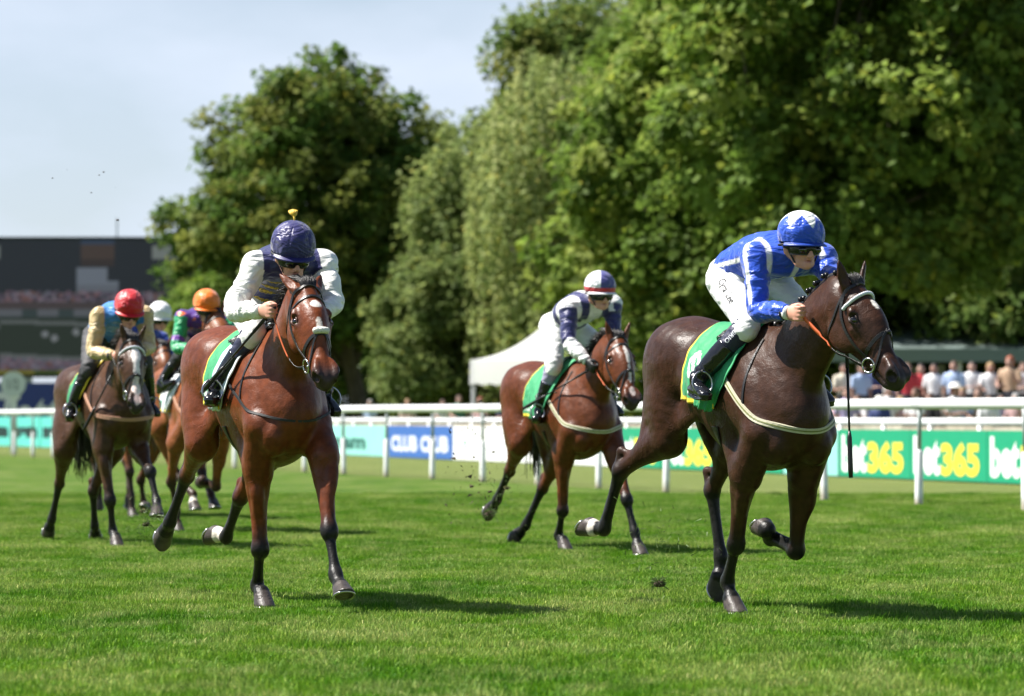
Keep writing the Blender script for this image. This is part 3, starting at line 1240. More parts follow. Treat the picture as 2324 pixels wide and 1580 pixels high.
def tree(name, label, pos, height, crown_c, crown_r, colors, seed, lobes=16, clumps=60, per=46, size=.22, clump_r=.62, trunk_r=.32, bark=BARK,
         droop=0.0, lobe_r=.42, fill=.35, group='trees beyond the course', trunk_off=(0, 0), extra_lobes=(), clear=0.0, clear_w=2.0):
    """crown_c, crown_r in metres relative to the foot; lobes are spread over the crown, clumps over each lobe"""
    rs = np.random.RandomState(seed)
    root = empty(name, pos)
    tag(root, label, 'tree', group)
    cc, cr = np.array(crown_c, float), np.array(crown_r, float)
    L = []
    ga = math.pi * (3 - math.sqrt(5))
    for i in range(lobes):
        z = 1 - 2 * (i + .5) / lobes
        a = i * ga + rs.uniform(-.4, .4)
        q = np.array([math.cos(a) * math.sqrt(1 - z * z), math.sin(a) * math.sqrt(1 - z * z), z])
        rad = lobe_r * cr.mean() * rs.uniform(.75, 1.25)
        L.append((cc + q * (cr - rad * .62) * rs.uniform(.88, 1.06), rad))
    for (o, rad) in extra_lobes:
        L.append((np.array(o, float), rad))
    C, RR, NO = [], [], []
    for (c, rad) in L:
        k = max(6, int(clumps * (rad / (lobe_r * cr.mean())) ** 2))
        d = rs.normal(size=(k, 3))
        d /= np.linalg.norm(d, axis=1)[:, None]
        rr = np.where(rs.rand(k) < fill, rs.rand(k) ** .5, rs.uniform(.82, 1.10, k))
        C.append(c + d * (rr * rad)[:, None])
        RR.append(rs.uniform(.6, 1.2, k) * clump_r)
        NO.append(d)
    C, RR, NO = np.concatenate(C), np.concatenate(RR), np.concatenate(NO)
    keep = (C[:, 2] > .5) & ((C[:, 2] > clear) | (np.abs(C[:, 0] - trunk_off[0]) > clear_w))
    C, RR, NO = C[keep], RR[keep], NO[keep]
    v, f, col = leaf_cloud(rs, C, RR, per, size, colors, droop, NO)
    v[:, 2] = np.maximum(v[:, 2], .05)
    link('crown', mesh_np('crown', v, f, col), leaf_mat(), root, smooth=False)
    # trunk and limbs
    mb = MB()
    to = np.array([trunk_off[0], trunk_off[1], 0.0])
    top = cc + np.array([0, 0, cr[2] * .35])
    pts, rad = [], []
    for k in range(8):
        t = k / 7
        w = np.array([math.sin(t * 4 + seed) * .12, math.cos(t * 3 + seed) * .12, 0]) * t
        p = to * (1 - t) + np.array([top[0], top[1], 0]) * t + np.array([0, 0, top[2] * t]) + w
        pts.append(p)
        rad.append(trunk_r * (1.25 - .25 * min(1, t * 8)) * (1 - .80 * t))
    mb.tube(pts, rad, 12)
    tr = mb.build('trunk', bark, root)
    for i, (c, r_) in enumerate(L[::2]):
        k = rs.uniform(.22, .55)
        s = to * (1 - k) + np.array([top[0] * k, top[1] * k, top[2] * k])
        mid = (s + c) / 2 + np.array([0, 0, -.35 + .4 * rs.rand()])
        mb = MB()
        mb.tube([s, s * .6 + mid * .4, mid, mid * .45 + c * .55, c], [trunk_r * .42, trunk_r * .34, trunk_r * .25, trunk_r * .16, .03], 7)
        mb.build('limb', bark, tr)
    return root


OAK = [(0.083, 0.149, 0.028), (0.116, 0.191, 0.038), (0.152, 0.210, 0.046), (0.201, 0.227, 0.048), (0.142, 0.175, 0.038)]
SYC = [(0.118, 0.194, 0.030), (0.162, 0.246, 0.042), (0.207, 0.285, 0.052), (0.100, 0.159, 0.029), (0.250, 0.305, 0.063)]
WIL = [(0.274, 0.334, 0.103), (0.336, 0.391, 0.138), (0.224, 0.287, 0.088), (0.385, 0.420, 0.167)]
DRK = [(0.090, 0.150, 0.033), (0.122, 0.190, 0.044), (0.164, 0.227, 0.051)]
OLV = [(0.164, 0.216, 0.065), (0.209, 0.257, 0.082), (0.131, 0.185, 0.053)]


def tp(px, d):
    return (at_depth(px, 949, d)[0], d, 0)


tree('oak_tree', 'broad dark domed oak standing left of centre against the sky', tp(706, 132), 15, (0, 0, 8.0), (5.1, 5.0, 6.7), OAK, 21, lobes=26, clumps=62, per=48, size=.23, clump_r=.68,
     trunk_r=.40, lobe_r=.36, trunk_off=(2.2, 0), clear=4.0, extra_lobes=(((-4.5, -.5, 8.6), 1.3), ((-3.6, -1, 5.2), 1.4), ((2.6, -1, 9.5), 2.2), ((0.2, -2, 12.6), 2.0), ((4.2, 0, 10.8), 1.6)))
tree('plane_tree', 'big bright green tree filling the middle right behind the riders', tp(1720, 92), 15, (0, 0, 7.2), (5.6, 4.6, 6.9), SYC, 33, lobes=26, clumps=66, per=46, size=.22, clump_r=.58,
     trunk_r=.36, lobe_r=.35, extra_lobes=(((-3.6, -2, 3.2), 1.7), ((-1.6, -3, 5.2), 1.9), ((1.5, -3.6, 3.6), 2.0), ((3.2, -3, 6.8), 2.1), ((0.4, -3.6, 8.4), 2.0)))
tree('maple_tree', 'tall bright green tree at the upper right of centre', tp(1985, 79), 16, (0, 0, 9.6), (4.7, 4.0, 5.8), SYC, 37, lobes=24, clumps=60, per=44, size=.21, clump_r=.56, trunk_r=.20, lobe_r=.36, clear=4.0, clear_w=99, trunk_off=(-3.2, 1.5))
tree('lime_tree', 'darker tree overhanging the pavilion at the right edge', tp(2390, 90), 17, (0, 0, 8.8), (4.4, 4.4, 7.2), DRK + OLV[:1], 41, lobes=22, clumps=60, per=44, size=.21, clump_r=.58, trunk_r=.34, lobe_r=.37,
     extra_lobes=(((-2.5, -3.2, 4.2), 1.5), ((-1.0, -3.4, 3.4), 1.4), ((.4, -3.5, 5.0), 1.6)))
tree('weeping_birch', 'pale olive weeping tree hanging behind the white gazebo', tp(1300, 116), 15, (0, 0, 7.2), (3.3, 3.0, 6.6), WIL, 52, lobes=26, clumps=48, per=46, size=.15, clump_r=.52, trunk_r=.30, lobe_r=.34, bark=BARK_PALE, droop=2.3, trunk_off=(-1.9, -1.5), clear=3.8)
tree('birch_tree', 'pale olive tree with fine hanging leaves between the oak and the weeping tree', tp(1110, 122), 13, (0, 0, 6.8), (2.9, 2.8, 5.6), WIL[:1] + OLV, 57, lobes=22, clumps=46, per=44, size=.18, clump_r=.58, trunk_r=.24, lobe_r=.36, droop=1.0)
tree('pine_tree', 'tall dark tree rising above the pale trees at the top', tp(1320, 150), 21, (0, 0, 12.5), (4.3, 4.2, 7.6), DRK + OAK[2:4], 63, lobes=22, clumps=52, per=40, size=.26, clump_r=.80, trunk_r=.42, lobe_r=.34)
tree('ash_tree', 'tall olive green tree top behind the bright green tree', tp(1530, 140), 21, (0, 0, 12.0), (3.8, 3.8, 7.6), OLV + SYC[3:4], 67, lobes=20, clumps=46, per=40, size=.25, clump_r=.78, trunk_r=.38, lobe_r=.36)
tree('hazel_bush', 'rounded olive bush below the oak behind the bright bay', tp(985, 118), 6.5, (0, 0, 3.6), (2.1, 2.0, 2.9), OLV, 71, lobes=14, clumps=40, per=42, size=.18, clump_r=.52, trunk_r=.12, lobe_r=.42)
tree('holly_bush', 'dark green bush between the trunks left of the gazebo', tp(1130, 126), 4.5, (0, 0, 2.2), (2.0, 1.8, 2.1), DRK, 73, lobes=12, clumps=36, per=42, size=.18, clump_r=.52, trunk_r=.10, lobe_r=.45)
tree('elder_bush', 'light green bush in front of the screen behind the orange cap', tp(447, 124), 6, (0, 0, 3.0), (1.5, 1.4, 2.9), SYC[:3], 77, lobes=12, clumps=36, per=42, size=.17, clump_r=.46, trunk_r=.10, lobe_r=.42)
tree('yew_tree', 'deep shaded dark tree low behind the oak trunk', tp(690, 150), 7, (0, 0, 3.6), (6.2, 2.0, 3.3), OAK[:2], 81, lobes=20, clumps=44, per=40, size=.24, clump_r=.75, trunk_r=.2, lobe_r=.50)
tree('laurel_bush', 'wide dark evergreen thicket under the trees in the centre', tp(1220, 148), 7, (0, 0, 3.6), (6.0, 2.0, 3.4), DRK, 83, lobes=20, clumps=44, per=40, size=.24, clump_r=.75, trunk_r=.2, lobe_r=.50)
tree('beech_tree', 'dark tree in the gap behind the bright green trees', tp(1900, 122), 15, (0, 0, 7.5), (6.5, 2.6, 7.2), DRK, 87, lobes=24, clumps=46, per=40, size=.25, clump_r=.78, trunk_r=.3, lobe_r=.40)
tree('hornbeam_tree', 'dark tree behind the pavilion at the far right', tp(2420, 118), 15, (0, 0, 7.5), (5.0, 2.6, 7.2), DRK, 89, lobes=20, clumps=44, per=40, size=.25, clump_r=.78, trunk_r=.3, lobe_r=.42)

# ------------------------------------------------------------------ spectators
def person_parts(pose, seed):
    h = .022
    lo, hi = V(-.42, -.42, -.02), V(.42, .42, 1.86)
    B = Field(lo, hi, h)
    B.ell((0, -.005, 1.615), (.078, .098, .115), k=.02)
    B.ell((0, -.06, 1.56), (.05, .045, .06), k=.03)
    B.ell((0, -.105, 1.60), (.014, .02, .022), k=.012)
    B.loft([V(0, .005, 1.42), V(0, .0, 1.54)], [.055, .05], k=.03)
    for s in (-1, 1):
        B.ell((s * .082, .0, 1.61), (.012, .02, .03), k=.01)
        sh = V(s * .185, .01, 1.40)
        if pose == 0:
            el, wr = V(s * .235, .03, 1.12), V(s * .22, -.05, .88)
        elif pose == 1:
            el, wr = V(s * .25, -.04, 1.13), V(s * .08, -.24, 1.15)
        else:
            el, wr = V(s * .25, -.10, 1.16), V(s * .16, -.30, 1.36 if s > 0 else 1.10)
        B.loft([sh, el, wr], [.045, .038, .028], k=.02)
        hd = wr + unit(wr - el) * .07
        B.loft([wr, hd], [(.03, .02), (.036, .016)], k=.015)
        for q in (-1.5, -.5, .5, 1.5):
            B.loft([hd + V(q * .014, 0, 0), hd + unit(wr - el) * .06 + V(q * .016, 0, -.01)], [.009, .008], k=.006)
        B.loft([V(s * .09, 0, .86), V(s * .10, -.01, .48), V(s * .10, .01, .08)], [.07, .05, .04], k=.03)
        B.loft([V(s * .10, .03, .04), V(s * .11, -.13, .035)], [.035, .03], k=.02)
    B.loft([V(0, 0, .92), V(0, 0, 1.15), V(0, 0, 1.36)], [(.13, .09), (.12, .085), (.16, .09)], side=(1, 0, 0), k=.05)
    body = B.mesh()
    S = Field(lo, hi, h)
    S.loft([V(0, 0, .90), V(0, 0, 1.12), V(0, 0, 1.34), V(0, .0, 1.42)], [(.165, .12), (.15, .112), (.19, .115), (.13, .085)], side=(1, 0, 0), k=.04)
    for s in (-1, 1):
        sh = V(s * .185, .01, 1.40)
        el = V(s * .24, .0 if pose == 0 else -.06, 1.14)
        S.loft([sh, sh * .3 + el * .7], [.068, .062], k=.03)
    shirt = S.mesh()
    T_ = Field(lo, hi, h)
    T_.loft([V(0, 0, .97), V(0, 0, .84)], [(.165, .12), (.17, .12)], side=(1, 0, 0), k=.03)
    for s in (-1, 1):
        T_.loft([V(s * .09, 0, .86), V(s * .10, -.01, .48), V(s * .10, .01, .07)], [.092, .072, .062], k=.03)
    trou = T_.mesh()
    H_ = Field(lo, hi, h)
    if pose == 2:
        H_.ell((0, .02, 1.65), (.095, .108, .105), k=.02)
        H_.loft([V(0, .06, 1.62), V(0, .075, 1.42)], [(.09, .05), (.08, .035)], side=(1, 0, 0), k=.03)
    else:
        H_.ell((0, .018, 1.66), (.088, .104, .085), k=.02)
        H_.ell((0, .06, 1.60), (.082, .06, .08), k=.02)
    H_.ell((0, -.12, 1.575), (.085, .085, .085), k=.02, cut=True)
    hair = H_.mesh()
    return [('body', body), ('shirt', shirt), ('trousers', trou), ('hair', hair)]


PROTO = []
for pz in range(3):
    PROTO.append([(n_, mesh_np('person_' + n_, vv, ff)) for n_, (vv, ff) in person_parts(pz, pz)])
    for n_, me in PROTO[-1]:
        me.materials.append(material('plain_slot', (.5, .5, .5)))
        me.polygons.foreach_set('use_smooth', np.ones(len(me.polygons), dtype=bool))
TOPS = {'white': (.74, .74, .75), 'pale pink': (.62, .40, .40), 'red': (.48, .03, .04), 'dark blue': (.03, .05, .16), 'pale blue': (.36, .46, .66), 'cream': (.62, .56, .44), 'black': (.02, .02, .022), 'tan': (.42, .28, .18), 'green': (.05, .20, .15), 'lilac': (.45, .38, .58)}
SKINS = [(.38, .22, .17), (.33, .18, .135), (.42, .26, .205)]
HAIRS = {'brown': (.06, .032, .018), 'fair': (.34, .22, .10), 'dark': (.015, .012, .012), 'grey': (.34, .33, .32), 'red': (.26, .07, .03)}
HAT = (.72, .70, .66)


def spectator(label, x, y, z, top, hair, pose, sc=1.0, rz=0.0, hat=False, seed=0, legs=(.05, .06, .09)):
    root = empty('person', (x, y, z), rz)
    root.scale = (sc * .95, sc * .95, sc * .95)
    tag(root, label, 'person', 'spectators behind the rails')
    cols = {'body': ('spectator_skin_%d' % (seed % 3), SKINS[seed % 3]), 'shirt': ('top_' + top.replace(' ', '_'), TOPS[top]), 'trousers': ('trousers_%.2f' % legs[0], legs), 'hair': ('hair_' + hair, HAIRS[hair])}
    for n_, me in PROTO[pose]:
        o = bpy.data.objects.new(n_, me)
        COL.objects.link(o)
        o.parent = root
        o.material_slots[0].link = 'OBJECT'
        o.material_slots[0].material = material(cols[n_][0], cols[n_][1], rough=.7)
    if hat:
        mb = MB()
        mb.tube([(0, 0, 1.675), (0, 0, 1.69), (0, 0, 1.695), (0, 0, 1.76), (0, 0, 1.79)], [.19, .185, .115, .105, .06], 18)
        mb.build('hat', material('straw_hat', HAT, rough=.8), root)
    return root


ORD = ['first', 'second', 'third', 'fourth', 'fifth', 'sixth', 'seventh', 'eighth', 'ninth', 'tenth', 'eleventh', 'twelfth', 'thirteenth', 'fourteenth', 'fifteenth', 'sixteenth', 'seventeenth', 'eighteenth', 'nineteenth', 'twentieth']
rnd = random.Random(19)
tops = ['white', 'white', 'pale pink', 'lilac', 'white', 'tan', 'pale blue', 'white', 'cream', 'black', 'white', 'pale pink', 'white', 'dark blue', 'white', 'lilac', 'pale pink', 'white']
hairs = ['brown', 'dark', 'fair', 'brown', 'grey', 'brown', 'dark', 'fair', 'brown', 'red']
NF = 18
for i in range(NF):
    px = 2370 - i * 29.5 + rnd.uniform(-13, 13)
    d = 69.0 + rnd.uniform(-.6, 1.3)
    spectator('spectator in a %s top, %s from right in the front row' % (tops[i], ORD[i]), at_depth(px, 949, d)[0], d, 0, tops[i], hairs[(i * 7) % 10], i % 3,
              rnd.uniform(.88, 1.06), rnd.uniform(-.9, .9), hat=i in (7, 13), seed=i, legs=(.05, .06, .09) if i % 2 else (.30, .27, .22))
back = [(2360, 'pale pink', 'brown', 1, 1.0), (2322, 'white', 'brown', 1, .99), (2292, 'tan', 'red', 2, 1.06), (2248, 'white', 'fair', 2, .98), (2206, 'white', 'dark', 1, 1.0), (2165, 'pale blue', 'brown', 0, 1.0), (2120, 'white', 'dark', 0, .97),
        (2090, 'red', 'dark', 1, .97), (2060, 'red', 'brown', 0, .98), (2030, 'dark blue', 'dark', 0, 1.0), (1990, 'dark blue', 'grey', 1, 1.0), (1955, 'pale blue', 'brown', 0, .96), (1915, 'cream', 'dark', 1, .97)]
for i, (px, t, hr_, po_, s_) in enumerate(back):
    d = 73.0 + .35 * math.sin(i * 2.1)
    spectator('spectator in a %s top, %s from right in the back row' % (t, ORD[i]), at_depth(px, 949, d)[0], d, .62, t, hr_, po_, s_, rnd.uniform(-.5, .5), seed=i + 1, legs=(.03, .03, .04))
mid = [(840, 112, 'pale blue', 'grey'), (925, 108, 'cream', 'fair'), (1042, 98, 'green', 'brown'), (1090, 97, 'pale pink', 'red'), (1148, 99, 'dark blue', 'dark'), (1005, 112, 'white', 'brown')]
for i, (px, d, t, hr_) in enumerate(mid):
    spectator('distant spectator in a %s top over the rail near the gazebo' % t, at_depth(px, 949, d)[0], d, 0, t, hr_, i % 3, 1.0 + .03 * (i == 2), rnd.uniform(-.6, .6), seed=i)
# joint positions of every runner: metres, x forward, y left, z up, measured from the turf under the girth
# fore leg: shoulder, elbow, knee, fetlock, coronet, toe; hind leg: hip, stifle, hock, fetlock, coronet, toe
# rider: hip, knee, ankle, toe, shoulder, elbow, wrist
FIT = {}
FIT['H1'] = dict(
    O=(1.323, 18.077), head=22.55, dz=-0.024, pitch=-0.11,
    right_fore=[(0.309, -0.156, 0.97), (0.134, -0.16, 0.757), (-0.069, -0.12, 0.385), (-0.237, -0.088, 0.169), (-0.173, -0.126, 0.105), (-0.117, -0.156, 0.058)],
    right_hind=[(-0.784, -0.14, 1.305), (-0.802, -0.163, 0.938), (-1.183, -0.286, 0.759), (-1.349, -0.312, 0.427), (-1.456, -0.331, 0.431), (-1.541, -0.348, 0.443)],
    right_rider=[(-0.211, -0.093, 1.775), (0.126, -0.147, 1.533), (-0.065, -0.346, 1.259), (0.068, -0.366, 1.179), (0.26, -0.165, 1.882), (0.355, -0.2, 1.61), (0.597, -0.156, 1.589)],
    left_fore=[(0.334, 0.15, 0.969), (0.178, 0.157, 0.744), (0.016, 0.192, 0.35), (-0.256, 0.178, 0.404), (-0.199, 0.126, 0.454), (-0.285, 0.133, 0.478)],
    left_hind=[(-0.797, 0.139, 1.298), (-0.684, 0.203, 0.954), (-0.984, 0.184, 0.65), (-0.925, 0.21, 0.278), (-0.916, 0.195, 0.166), (-0.954, 0.196, 0.09)],
    left_rider=[(-0.224, 0.07, 1.879), (0.075, 0.185, 1.635), (-0.037, 0.314, 1.273), (0.06, 0.36, 1.155), (0.269, 0.218, 1.882), (0.494, 0.176, 1.739), (0.639, 0.14, 1.536)],
    poll=(0.925, 0.069, 1.715), muzzle=(1.17, 0.158, 1.27), rider_head=(0.475, -0.009, 1.936), yaw=0.36)
FIT['H2'] = dict(
    O=(-1.348, 18.958), head=20.59, dz=-0.024, pitch=-0.0772,
    right_fore=[(0.356, -0.151, 1.007), (0.24, -0.133, 0.764), (0.23, -0.12, 0.337), (0.065, -0.087, 0.124), (0.149, -0.12, 0.075), (0.221, -0.146, 0.042)],
    right_hind=[(-0.813, -0.139, 1.25), (-0.693, -0.193, 0.908), (-1.079, -0.179, 0.719), (-1.295, -0.225, 0.434), (-1.388, -0.222, 0.384), (-1.459, -0.225, 0.337)],
    right_rider=[(-0.218, -0.085, 1.7), (0.141, -0.133, 1.511), (-0.05, -0.294, 1.21), (0.08, -0.359, 1.156), (0.246, -0.154, 1.887), (0.305, -0.289, 1.632), (0.551, -0.214, 1.626)],
    left_fore=[(0.344, 0.151, 1.011), (0.546, 0.148, 0.834), (0.711, 0.123, 0.449), (0.833, 0.125, 0.207), (0.919, 0.125, 0.147), (0.995, 0.118, 0.109)],
    left_hind=[(-0.792, 0.14, 1.208), (-0.708, 0.198, 0.852), (-1.046, 0.135, 0.591), (-1.309, 0.124, 0.344), (-1.411, 0.105, 0.358), (-1.494, 0.083, 0.359)],
    left_rider=[(-0.205, 0.1, 1.746), (0.114, 0.239, 1.528), (-0.059, 0.339, 1.203), (0.06, 0.36, 1.099), (0.267, 0.226, 1.899), (0.428, 0.237, 1.681), (0.609, 0.093, 1.596)],
    poll=(0.77, -0.015, 1.745), muzzle=(1.066, -0.012, 1.278), rider_head=(0.48, -0.007, 1.908), yaw=0)
FIT['H3'] = dict(
    O=(0.49, 26.855), head=21.62, dz=-0.081, pitch=-0.0585,
    right_fore=[(0.335, -0.151, 0.946), (0.15, -0.149, 0.746), (0.06, -0.125, 0.33), (-0.111, -0.089, 0.12), (-0.033, -0.129, 0.07), (0.034, -0.16, 0.033)],
    right_hind=[(-0.823, -0.139, 1.182), (-0.672, -0.185, 0.851), (-1.032, -0.139, 0.624), (-1.288, -0.15, 0.374), (-1.378, -0.153, 0.322), (-1.449, -0.164, 0.277)],
    right_rider=[(-0.184, -0.102, 1.784), (0.078, -0.207, 1.464), (-0.044, -0.274, 1.104), (0.079, -0.355, 1.053), (0.294, -0.17, 1.898), (0.409, -0.217, 1.638), (0.595, -0.148, 1.487)],
    left_fore=[(0.341, 0.151, 0.964), (0.534, 0.118, 0.779), (0.766, 0.113, 0.427), (0.869, 0.14, 0.171), (0.954, 0.131, 0.108), (1.028, 0.125, 0.067)],
    left_hind=[(-0.789, 0.141, 1.117), (-0.723, 0.196, 0.754), (-1.059, 0.162, 0.481), (-1.232, 0.082, 0.166), (-1.319, 0.062, 0.105), (-1.387, 0.032, 0.06)],
    left_rider=[(-0.201, 0.088, 1.763), (0.109, 0.238, 1.535), (-0.057, 0.338, 1.206), (0.06, 0.36, 1.101), (0.265, 0.209, 1.932), (0.375, 0.185, 1.69), (0.595, 0.102, 1.602)],
    poll=(0.835, 0.021, 1.659), muzzle=(1.12, 0.002, 1.193), rider_head=(0.491, 0.013, 2.002), yaw=0)
FIT['H4'] = dict(
    O=(-3.287, 28.05), head=21.38, dz=-0.016, pitch=0.0217,
    right_fore=[(0.351, -0.15, 1.072), (0.342, -0.161, 0.804), (0.418, -0.124, 0.389), (0.354, -0.083, 0.131), (0.446, -0.095, 0.082), (0.517, -0.104, 0.039)],
    right_hind=[(-0.798, -0.14, 1.142), (-0.706, -0.218, 0.791), (-1.023, -0.187, 0.501), (-1.192, -0.212, 0.184), (-1.273, -0.211, 0.118), (-1.341, -0.206, 0.067)],
    right_rider=[(-0.203, -0.091, 1.723), (0.095, -0.216, 1.467), (-0.058, -0.33, 1.115), (0.082, -0.375, 1.07), (0.276, -0.175, 1.876), (0.345, -0.251, 1.594), (0.575, -0.147, 1.551)],
    left_fore=[(0.363, 0.152, 1.078), (0.329, 0.136, 0.812), (0.704, 0.132, 0.62), (0.829, 0.151, 0.379), (0.913, 0.131, 0.319), (0.977, 0.112, 0.268)],
    left_hind=[(-0.798, 0.14, 1.14), (-0.704, 0.198, 0.786), (-0.924, 0.079, 0.435), (-1.096, 0.14, 0.126), (-1.184, 0.166, 0.074), (-1.25, 0.186, 0.027)],
    left_rider=[(-0.187, 0.094, 1.772), (0.113, 0.239, 1.53), (-0.058, 0.339, 1.205), (0.06, 0.36, 1.1), (0.305, 0.19, 1.885), (0.39, 0.2, 1.63), (0.6, 0.08, 1.58)],
    poll=(0.965, -0.084, 1.666), muzzle=(1.184, -0.115, 1.164), rider_head=(0.515, 0.008, 1.919), yaw=0)
FIT['H5'] = dict(
    O=(-2.853, 31.115), head=18.46, dz=-0.02, pitch=-0.03,
    right_fore=[(0.263, -0.155, 1.002), (0.069, -0.227, 0.813), (-0.19, -0.214, 0.473), (-0.23, -0.154, 0.199), (-0.153, -0.147, 0.132), (-0.101, -0.143, 0.068)],
    right_hind=[(-0.795, -0.139, 1.306), (-0.699, -0.204, 0.956), (-0.63, -0.082, 0.551), (-0.361, 0.033, 0.345), (-0.314, 0.025, 0.262), (-0.253, 0.027, 0.211)],
    right_rider=[(-0.221, -0.088, 1.813), (0.138, -0.184, 1.644), (-0.061, -0.341, 1.361), (0.082, -0.271, 1.373), (0.248, -0.207, 1.951), (0.342, -0.285, 1.688), (0.571, -0.174, 1.657)],
    left_fore=[(0.331, 0.149, 1.018), (0.181, 0.152, 0.787), (-0.047, 0.171, 0.428), (-0.32, 0.152, 0.442), (-0.25, 0.091, 0.474), (-0.336, 0.099, 0.467)],
    left_hind=[(-0.803, 0.139, 1.32), (-0.697, 0.204, 0.974), (-0.64, 0.177, 0.552), (-0.356, 0.199, 0.338), (-0.285, 0.205, 0.272), (-0.219, 0.203, 0.225)],
    left_rider=[(-0.207, 0.094, 1.756), (0.109, 0.238, 1.535), (-0.057, 0.338, 1.206), (0.06, 0.36, 1.1), (0.27, 0.164, 1.907), (0.449, 0.272, 1.719), (0.596, 0.104, 1.603)],
    poll=(0.564, 0.019, 1.981), muzzle=(0.91, 0.073, 1.537), rider_head=(0.471, -0.04, 2.016), yaw=0)
FIT['H6'] = dict(
    O=(-3.941, 35.844), head=21.79, dz=-0.052, pitch=-0.0298,
    right_fore=[(0.382, -0.15, 1.021), (0.134, -0.15, 0.913), (0.199, -0.13, 0.498), (0.21, -0.11, 0.229), (0.247, -0.11, 0.131), (0.272, -0.11, 0.05)],
    right_hind=[(-0.799, -0.14, 1.153), (-0.699, -0.2, 0.802), (-1.073, -0.18, 0.591), (-0.879, -0.17, 0.288), (-0.903, -0.17, 0.186), (-0.9, -0.17, 0.101)],
    right_rider=[(-0.201, -0.087, 1.835), (0.12, -0.24, 1.63), (-0.06, -0.34, 1.31), (0.06, -0.36, 1.206), (0.287, -0.151, 2.008), (0.405, -0.279, 1.788), (0.599, -0.131, 1.732)],
    left_fore=[(0.348, 0.149, 0.987), (0.198, 0.142, 0.757), (-0.023, 0.051, 0.405), (-0.105, 0.11, 0.155), (-0.006, 0.118, 0.121), (0.058, 0.066, 0.105)],
    left_hind=[(-0.799, 0.14, 1.153), (-0.699, 0.2, 0.802), (-1.073, 0.18, 0.591), (-0.879, 0.17, 0.288), (-0.903, 0.17, 0.186), (-0.9, 0.17, 0.101)],
    left_rider=[(-0.209, 0.089, 1.76), (0.106, 0.237, 1.538), (-0.057, 0.338, 1.208), (0.06, 0.36, 1.101), (0.267, 0.192, 1.871), (0.434, 0.278, 1.663), (0.599, 0.101, 1.6)],
    poll=(0.871, 0.041, 1.788), muzzle=(1.175, 0.018, 1.316), rider_head=(0.476, 0.118, 2.073), yaw=0)

# ------------------------------------------------------------------ horses
def hoof_axes(co, to):
    """axis of the hoof, its front side and the direction its sole faces"""
    a = unit(to - co)
    dor = unit(V(-a[2], 0, a[0]))
    th = R(38)
    return a, dor, unit(a * math.cos(th) - dor * math.sin(th))


